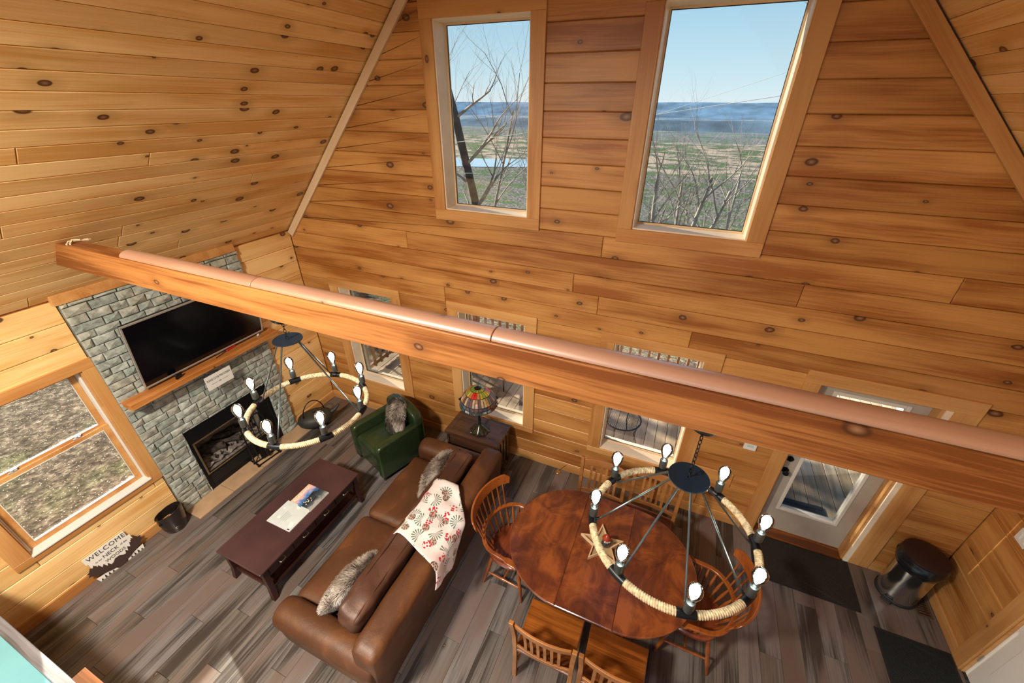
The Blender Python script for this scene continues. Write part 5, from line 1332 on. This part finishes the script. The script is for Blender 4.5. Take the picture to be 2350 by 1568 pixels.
# ================================================================== OUTDOORS
dk = thing('deck', 'sunlit wooden deck with railing outside the gable wall', 'deck', (0, 0, 0))
x = .0; k = 0
while x < 9.4:
    y1 = 1.72 if x < .35 else (1.72+(x-.35)*.95 if x < 1.25 else (2.62 if x < 6.3 else 3.6))
    mb = MB(); L_ = y1-.26; mb.prism([(0, -.069), (L_, -.069), (L_, .069), (0, .069)], 0, .035, inset=.004, ch=.004)
    mb.build('deck_board', M['deck'], dk, M=Matrix(((0, -1, 0, x+.07), (1, 0, 0, .26), (0, 0, 1, -.055), (0, 0, 0, 1)))); x += .1445; k += 1
mb = MB()
for y_ in (.6, 1.5, 2.5): mb.bb((.0 if y_ < 1.6 else 1.2, y_-.02, -.25), (9.4, y_+.02, -.056))
mb.build('joist', M['deck_rail'], dk)
def railing(nm, p0, p1, label):
    t = thing(nm, label, 'railing', (p0[0], p0[1], -.02), math.degrees(math.atan2(p1[1]-p0[1], p1[0]-p0[0]))); l = math.hypot(p1[0]-p0[0], p1[1]-p0[1])
    mb = MB(); mb.bb((0, -.045, .88), (l, .045, .92)); mb.bb((0, -.02, .80), (l, .02, .88)); mb.build('top_rail', M['deck_rail'], t, bevel=.003)
    mb = MB(); mb.bb((0, -.02, .07), (l, .02, .13)); mb.build('bottom_rail', M['deck_rail'], t, bevel=.003)
    n = max(1, int(l/.1525)); bal = None
    for i in range(n):
        xx = (i+.5)*l/n
        if bal is None: mb = MB(); mb.bb((-.019, -.019, .05), (.019, .019, .86)); bal = mb.build('baluster', M['deck_rail'], t, M=T(xx, -.03, 0))
        else: c = bal.copy(); COL.objects.link(c); c.parent = t; c.matrix_local = T(xx, -.03, 0)
    np_ = max(2, int(l/1.9)+1)
    for i in range(np_): mb = MB(); xx = l*i/(np_-1); mb.bb((xx-.045, -.045, -.25), (xx+.045, .045, .93)); mb.build('rail_post', M['deck_rail'], t, bevel=.004)
    return t
railing('deck_railing', (.05, .22), (.05, 1.70), 'short railing at the left end of the deck')
railing('deck_railing', (.05, 1.70), (1.15, 2.60), 'slanting railing across the deck corner')
railing('deck_railing', (1.32, 2.60), (6.35, 2.60), 'long slatted railing along the outer edge of the deck')

pc = thing('patio_chair', 'black wire mesh patio chair on the deck outside the dining window', 'patio chair', (4.56, .86, -.02), 30)
mb = MB(); cr_ = [(.26*cos(2*pi*k/28), .26*sin(2*pi*k/28), .43) for k in range(28)]; mb.tube(cr_, .011, 8, closed=True); mb.build('seat_ring', M['iron'], pc, smooth=60)
mb = MB()
for k in range(-9, 10):
    q = k*.027; h_ = math.sqrt(max(0, .258**2-q*q))
    mb.tube([(q, -h_, .43), (q, 0, .425), (q, h_, .43)], .0016, 4); mb.tube([(-h_, q, .43), (0, q, .425), (h_, q, .43)], .0016, 4)
mb.build('seat_mesh', M['black'], pc)
for a in (45, 135, 225, 315):
    c_, s_ = cos(rad(a)), sin(rad(a)); mb = MB(); mb.tube([(.25*c_, .25*s_, .43), (.20*c_, .20*s_, .25), (.29*c_, .29*s_, 0)], .009, 7); mb.build('leg', M['iron'], pc, smooth=60)
mb = MB(); mb.tube([(.24*cos(a), .24*sin(a), .44) if False else (.27*cos(a), .10+.20*sin(a), .43+.42*sin(a)) for a in [pi*i/12 for i in range(13)]], .010, 8); mb.build('back_hoop', M['iron'], pc, smooth=60)
mb = MB()
for k in range(-8, 9):
    q = k*.030; a = math.acos(max(-1, min(1, q/.27))); mb.tube([(q, .20, .43), (q, .10+.20*sin(a), .43+.42*sin(a))], .0016, 4)
for k in range(1, 14):
    a = math.asin(k/14); mb.tube([(-.27*cos(a), .10+.20*sin(a), .43+.42*sin(a)), (.27*cos(a), .10+.20*sin(a), .43+.42*sin(a))], .0016, 4)
mb.build('back_mesh', M['black'], pc)
pt_ = thing('patio_table', 'slatted dark patio table on the deck behind the lamp', 'patio table', (2.15, 1.45, -.02), 20)
for k in range(9): mb = MB(); mb.bb((-.34+k*.077, -.36, .43), (-.285+k*.077, .36, .448)); mb.build('table_slat', M['iron'], pt_)
mb = MB()
for a in (-.30, .30): mb.tube([(a, -.32, 0), (a, -.28, .43), (a, .28, .43), (a, .32, 0)], .012, 6)
mb.build('table_frame', M['iron'], pt_, smooth=50)
om = thing('outdoor_mat', 'dark blue diamond pattern mat on the deck outside the glazed door', 'mat', (6.80, .46, -.02), 3)
M['matblue'] = plain('matblue', (.022, .035, .055), .8)
mb = MB(); mb.bb((-.29, -.22, .001), (.29, .22, .012)); mb.build('mat_base', M['matblue'], om, bevel=.003)
for i in range(9):
    for j in range(5): mb = MB(); mb.prism([(-.024, 0), (0, -.016), (.024, 0), (0, .016)], 0, .006, T(-.24+.06*i, -.16+.08*j, .012)); mb.build('diamond_lug', M['black'], om)
tp = thing('covered_grill', 'pale blue tarpaulin covered bundle on the far deck past the door', 'grill cover', (8.75, 2.9, -.02), 20)
mb = MB(); mb.rbox((0, 0, .32), (.7, .5, .64), .10, 12, (.03, 0), .05, 3); mb.build('tarp_cover', M['tarp'], tp, smooth=60)
mb = MB(); mb.tube([(.36*cos(a), .26*sin(a), .10) for a in [2*pi*i/20 for i in range(20)]], .01, 6, closed=True); mb.build('tie_cord', M['black'], tp)
bb_ = thing('plastic_tub', 'pale blue-grey plastic tub beside the deck seen through the far left window', 'tub', (-1.15, 2.50, -.62))
mb = MB(); mb.lathe([(.11, 0), (.14, .22), (.155, .23), (.15, .24), (.02, .22)], 20); mb.build('tub_body', M['tarp'], bb_, smooth=40)
mb = MB(); mb.tube([(.155*cos(2*pi*k/20), .155*sin(2*pi*k/20), .235) for k in range(20)], .008, 6, closed=True); mb.build('tub_rim', M['white'], bb_, smooth=50)
cu = thing('stone_kerb', 'pale concrete kerb along the slope beyond the left end of the deck', 'kerb', (0, 0, 0))
mb = MB(); mb.bb((-3.4, 2.72, -.70), (.8, 3.0, -.50)); mb.build('kerb_block', M['concrete'], cu, bevel=.02)

# ---- ground
def gz(x, y):
    d = math.hypot(max(0, y-3.2), max(0, abs(x-4)-14)*.25)
    z = -.62
    if d > 0:
        z -= 1.0*(1-math.exp(-d/6))+min(d, 700)*.23*(1-math.exp(-d/14)); 
        if d > 700: z -= 0
    return max(z, -152)
xs = [-9000, -5200, -3000, -1800, -1100, -700, -450, -300, -200, -140, -100, -70, -50, -36, -26, -19, -14, -10, -7, -5, -3, -1, 1, 3, 5, 7, 9, 12, 16, 21, 28, 36, 50, 70, 100, 140, 200, 300, 450, 700, 1100, 1800, 3000, 5200, 9000]
ys = [-60, -40, -25, -15, -9, -6, -4, -2, 0, 1, 2, 3, 3.6, 4.4, 5.5, 7, 9, 12, 15, 19, 24, 30, 38, 48, 60, 76, 96, 120, 150, 190, 240, 300, 370, 450, 540, 640, 760, 900, 1100, 1350, 1700, 2100, 2700, 3500, 5000, 8000, 14000, 40000]
def ground_mat():
    m, t, b = newmat('hillside'); tcn = N(t, 'ShaderNodeTexCoord'); P = tcn.outputs['Object']; s = N(t, 'ShaderNodeSeparateXYZ'); L(t, P, s.inputs[0])
    # near: dead grass and leaf litter
    n1 = noi(t, P, 9, 5, .7); n2 = noi(t, P, 1.1, 3); vo = N(t, 'ShaderNodeTexVoronoi'); vo.inputs['Scale'].default_value = 16; L(t, vmul(t, P, (1, 1.5, 1)), vo.inputs['Vector'])
    lit = ramp(t, n1.outputs[0], [(.33, (.045, .032, .022)), (.48, (.115, .085, .058)), (.60, (.24, .185, .125)), (.72, (.50, .42, .31))])
    grs = ramp(t, n1.outputs[0], [(.35, (.05, .05, .025)), (.6, (.18, .175, .08))])
    near = mix(t, ramp(t, n2.outputs[0], [(.5, (0, 0, 0)), (.66, (.7, .7, .7))]), lit, grs)
    near = mix(t, mth(t, 'MULTIPLY', mth(t, 'LESS_THAN', vo.outputs['Distance'], .17), .7), near, (.66, .60, .50))
    # valley: woods, fields; the texture coarsens with distance like clearings and ridgelines do
    yy = mth(t, 'MAXIMUM', s.outputs[1], 20); lg = mth(t, 'LOGARITHM', yy, 2.718); ax = mth(t, 'DIVIDE', s.outputs[0], yy)
    cv = N(t, 'ShaderNodeCombineXYZ'); L(t, ax, cv.inputs[0]); L(t, lg, cv.inputs[1]); Q = cv.outputs[0]
    big = noi(t, vmul(t, Q, (9, 10, 1)), 1, 5, .6); mid_ = noi(t, vmul(t, Q, (16, 22, 1)), 1, 4, .65, .4); fi = noi(t, vmul(t, Q, (150, 95, 1)), 1, 5, .7, .3)
    woods = ramp(t, fi.outputs[0], [(.36, (.030, .038, .045)), (.5, (.092, .088, .084)), (.62, (.22, .195, .175))])
    green = ramp(t, fi.outputs[0], [(.36, (.018, .042, .026)), (.62, (.085, .125, .05))])
    wood2 = mix(t, ramp(t, mid_.outputs[0], [(.49, (0, 0, 0)), (.56, (1, 1, 1))]), woods, green)
    ft = mth(t, 'MULTIPLY', mth(t, 'GREATER_THAN', s.outputs[1], 1150), mth(t, 'LESS_THAN', s.outputs[1], 2200))
    field = mth(t, 'MULTIPLY', ft, ramp(t, mid_.outputs[0], [(.47, (1, 1, 1)), (.49, (0, 0, 0))]))
    val = mix(t, field, wood2, (.27, .215, .17))
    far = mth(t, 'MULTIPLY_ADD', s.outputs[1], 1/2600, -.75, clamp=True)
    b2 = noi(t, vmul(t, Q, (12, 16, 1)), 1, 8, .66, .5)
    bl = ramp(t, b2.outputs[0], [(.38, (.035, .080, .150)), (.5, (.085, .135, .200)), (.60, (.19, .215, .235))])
    val = mix(t, far, val, bl)  # aerial haze painted into the ground colour, bluer with distance
    vd = mth(t, 'MULTIPLY_ADD', s.outputs[1], 1/60, -.5, clamp=True)
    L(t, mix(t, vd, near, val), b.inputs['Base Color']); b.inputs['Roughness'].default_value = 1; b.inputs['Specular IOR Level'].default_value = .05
    bump(t, b, n1.outputs[0], .6, .05); return m
def gpt(i, j):
    x, y = xs[i], ys[j]; z = gz(x, y)
    if 3 < y < 600: z += min(6, (y-3)*.035)*noise.noise(Vector((x*.02, y*.03, 1)))*2
    return (x, y, z)
mb = MB(); vs = [gpt(i, j) for i in range(len(xs)) for j in range(len(ys))]; nj = len(ys)
# denser by subdivision
mb.add(vs, [(i*nj+j, (i+1)*nj+j, (i+1)*nj+j+1, i*nj+j+1) for i in range(len(xs)-1) for j in range(len(ys)-1)])
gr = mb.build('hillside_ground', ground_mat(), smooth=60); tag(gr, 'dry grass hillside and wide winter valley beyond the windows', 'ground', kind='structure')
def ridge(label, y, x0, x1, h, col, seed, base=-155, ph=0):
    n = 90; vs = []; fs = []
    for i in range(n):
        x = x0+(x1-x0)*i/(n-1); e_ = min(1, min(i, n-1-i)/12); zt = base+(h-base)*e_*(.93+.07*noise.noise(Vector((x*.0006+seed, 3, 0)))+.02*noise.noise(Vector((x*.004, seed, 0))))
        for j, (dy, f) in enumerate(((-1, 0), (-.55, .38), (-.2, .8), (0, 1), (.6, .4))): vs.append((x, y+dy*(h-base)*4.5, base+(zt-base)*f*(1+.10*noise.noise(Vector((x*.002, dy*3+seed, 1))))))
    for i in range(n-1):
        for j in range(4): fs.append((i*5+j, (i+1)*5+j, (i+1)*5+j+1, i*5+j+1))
    mb = MB(); mb.add(vs, fs); m = plain('hazy_ridge_woods', col, 1, var=.45, vs=.0035, spec=0); o = mb.build('ridge', m, smooth=80); tag(o, label, 'hill', kind='structure')  # col carries the blue of aerial haze over the woods
ridge('long wooded ridge coloured haze blue behind the left upper window', 6500, -11000, 3800, 18, (.085, .15, .23), 1)
ridge('low far ridge coloured haze blue on the horizon', 16000, -16000, 24000, -20, (.12, .18, .25), 4)
ridge('near wooded rise in the valley, coloured haze blue-grey', 3300, -2600, 5200, -95, (.075, .115, .16), 7)
rv = tag(MB().prism([(-1350, 1050), (-900, 1010), (-560, 1080), (-330, 1180), (-200, 1290), (-420, 1330), (-700, 1240), (-1000, 1190)], -151.5, -151).build('river', plain('river_water', (.26, .36, .44), .3)), 'pale river bend in the valley seen through the left upper window', 'river')

# ---- bare winter trees
def tree(nm, label, base, h, lean, r0, seed, m, depth=5, group=None, spread_=.62, first=.38, top_snag=False, nb=3):
    rg = random.Random(seed); t = thing(nm, label, 'tree', base, 0, group); trunk = MB(); br = MB()
    def grow(p, d, l, r, k):
        n = 4 if k < 2 else 3; pts = [p]; dd = d.copy()
        for i in range(n):
            dd = (dd+Vector((rg.uniform(-1, 1), rg.uniform(-1, 1), rg.uniform(-.25, .5)))*(.13 if k == 0 else .22)).normalized(); pts.append(pts[-1]+dd*l/n)
        rs = [r*(1-.55*i/n) for i in range(n+1)]
        (trunk if k == 0 else br).tube(pts, rs, 8 if k == 0 else (5 if k < 3 else 3), cap=k < 2)
        if k >= depth: return
        c = nb+3 if k == 0 else (4 if k < 3 else 2)
        for j in range(c):
            f = first+(1-first)*((j+rg.random()*.8)/c) if k == 0 else .35+.65*(j+1)/c; q = min(n-1, int(f*n)); pp = pts[q].lerp(pts[q+1], min(1, f*n-q))
            ax = Vector((rg.uniform(-1, 1), rg.uniform(-1, 1), rg.uniform(-.1, .6))).normalized(); nd = (dd*(.85 if k else .95)+ax*spread_*rg.uniform(.7, 1.3)).normalized()
            grow(pp, nd, l*rg.uniform(.30 if k == 0 else .45, .48 if k == 0 else .68), rs[q]*rg.uniform(.38, .55), k+1)
    if top_snag:
        pts = [Vector((0, 0, 0))]; dd = Vector(lean).normalized()
        for i in range(9): dd = (dd+Vector((rg.uniform(-.04, .04), 0, 0))).normalized(); pts.append(pts[-1]+dd*h/9)
        rs = [r0*(1-.045*i)*(1+rg.uniform(-.08, .08)) for i in range(8)]+[r0*.42, .01]; trunk.tube(pts, rs, 10)
        for (f, s_) in top_snag:
            q = int(f*9); grow(pts[q], Vector((s_*.75, rg.uniform(-.3, .3), rg.uniform(.4, .9))).normalized(), h*rg.uniform(.22, .34), r0*.28, 1)
    else: grow(Vector((0, 0, 0)), Vector(lean).normalized(), h, r0, 0)
    trunk.build('trunk', m, t, smooth=60); br.build('branches', M['bark'], t, smooth=60)
    return t
tree('dead_tree', 'tall dark broken snag with a splintered top outside the left upper window', (-4.22, 14, -3.0), 8.7, (-.115, 0, 1), .25, 4, M['snag'], depth=4, top_snag=((.30, -1), (.34, 1), (.44, 1), (.56, 1), (.66, 1), (.80, 1), (.52, -1), (.72, -1)), spread_=.6)
tr_g = 'bare winter trees beyond the windows'
defs = [((-6.9, 15.5, -3.5), 8.5, .10, 21, 'bare grey tree left of the dark snag', (.02, 0, 1)), ((-5.9, 17.5, -4), 8.5, .09, 22, 'bare tree close behind the dark snag', (.05, 0, 1)),
        ((-4.4, 19.5, -4.8), 5.4, .07, 23, 'small bare tree just right of the dark snag', (0, 0, 1)), ((-3.2, 18, -4.5), 6.0, .075, 24, 'slender bare tree in the middle of the left upper window', (.0, 0, 1)),
        ((-1.45, 15, -3.5), 6.3, .085, 25, 'bare tree at the right side of the left upper window', (.01, 0, 1)),
        ((3.75, 13.5, -3.2), 5.4, .11, 31, 'forked bare tree at the left of the right upper window', (.06, 0, 1)), ((4.45, 15, -3.6), 5.2, .10, 32, 'leaning bare tree, first of the close trio in the right upper window', (.05, 0, 1)),
        ((4.75, 14, -3.4), 5.4, .12, 33, 'leaning bare tree, middle of the close trio in the right upper window', (.085, 0, 1)), ((5.05, 14.6, -3.5), 5.0, .11, 34, 'leaning bare tree, last of the close trio in the right upper window', (.11, 0, 1)),
        ((3.3, 16, -4.0), 4.4, .06, 35, 'thin low bare tree at the left edge of the right upper window', (0, 0, 1)), ((6.35, 16, -4.0), 5.6, .09, 36, 'bare tree near the right edge of the right upper window', (.04, 0, 1)),
        ((5.75, 17, -4.2), 3.8, .06, 37, 'low twiggy tree between the trio and the right edge', (.1, 0, 1)), ((8.4, 13.5, -3.2), 9.6, .15, 38, 'tall crowned tree reaching in at the right of the right upper window', (-.02, 0, 1))]
for (b_, h_, r_, sd_, lb, ln) in defs: tree('bare_tree', lb, b_, h_*.98, ln, r_, sd_, M['bark'], depth=5, group=tr_g, nb=4)
# an unseen dense cedar, added up-sun of the deck to shade the door
def cedar(label, x, y, z, h, r, seed):
    rg = random.Random(seed); t = thing('shade_cedar', label, 'tree', (x, y, z))
    mb = MB(); mb.tube([(0, 0, 0), (0, 0, h*.5), (0, 0, h*.96)], [.16, .10, .02], 8); mb.build('trunk', M['bark'], t)
    mb = MB()
    for k in range(2600):
        f = rg.random()**.8; zz = h*(.06+.94*f); rr = r*(1-f)**.65*(.55+.45*rg.random()); a = rg.uniform(0, 2*pi)
        p = Vector((rr*cos(a), rr*sin(a), zz)); d = Vector((cos(a), sin(a), rg.uniform(.1, .9))).normalized()*rg.uniform(.18, .34); s_ = Vector((-sin(a), cos(a), rg.uniform(-.5, .5)))*rg.uniform(.06, .12)
        mb.add([p-s_, p+s_, p+d+s_*.3, p+d-s_*.3], [(0, 1, 2, 3)])
    mb.build('foliage', plain('cedar_green', (.035, .065, .025), .8, var=.4, vs=3), t); return t
cedar('dense dark cedar added out of view left of the deck to shade the door', -8.0, 5.35, -1.6, 12.0, 1.15, 5)
# low brush on the slope: nobody could count it
rg = random.Random(77); mb = MB()
for k in range(260):
    x = rg.uniform(-14, 12); y = rg.uniform(11, 30); z = gz(x, y)-.3; h_ = rg.uniform(.7, 2.2)
    for q in range(7):
        d = Vector((rg.uniform(-.5, .5), rg.uniform(-.5, .5), 1)).normalized(); p1 = Vector((x, y, z))+d*h_*.5; d2 = (d+Vector((rg.uniform(-.5, .5), rg.uniform(-.4, .4), .2))).normalized()
        mb.tube([(x, y, z), p1, p1+d2*h_*.5], [.014, .009, .003], 3, cap=False)
br_ = mb.build('brushwood', M['bark']); tag(br_, 'grey leafless brushwood covering the slope below the windows', 'brush', kind='stuff')
pe = tag(MB().lathe([(.01, 0)], 3).build('power_line', M['wire']), 'upper power line sagging across both upper windows', 'power line'); bpy.data.objects.remove(pe)
def line(label, p0, p1, sag, r=.010):
    P0, P1 = Vector(p0), Vector(p1); mb = MB(); mb.tube([P0.lerp(P1, i/24)-Vector((0, 0, 4*sag*(i/24)*(1-i/24))) for i in range(25)], r, 5); tag(mb.build('power_line', M['wire']), label, 'power line')
line('pale power line slanting across both upper windows in front of the trees', (-12, 12, 1.9), (12, 12, 5.3), .15, .011)
line('fainter power line low in the left upper window', (-12, 13.5, 1.2), (3.4, 13.5, 2.0), .1, .008)
line('thin dark power line high against the sky in the right upper window', (-4, 30, 1.9), (16, 30, 8.4), .1, .012)

# ================================================================== UNSEEN FILL LAMPS ADDED BEHIND THE CAMERA
def fill_lamp(label, x, y, z, e, col, r=.22):
    t = thing('fill_lamp', label, 'lamp', (x, y, z), 0, 'added fill lamps behind the viewpoint')
    mb = MB(); mb.lathe([(.05, .10), (.05, .06), (r*.8, .05), (r, .02), (r, 0), (r-.01, 0), (r-.012, .02), (.01, .04)], 24); mb.build('fill_housing', M['blackmetal'], t, smooth=40)
    d = bpy.data.lights.new('fill_light', 'AREA'); d.shape = 'DISK'; d.size = r*1.7; d.energy = e; d.color = col
    o = bpy.data.objects.new('fill_light', d); COL.objects.link(o); o.parent = t; o.location = (0, 0, -.01); return t, o
fill_lamp('round fill lamp added under the ridge behind the viewpoint', 2.6, -4.75, 4.9, 430, (1, .88, .70), .32)
fill_lamp('round fill lamp added low behind the viewpoint', 4.3, -4.45, 2.45, 60, (1, .92, .82), .3)
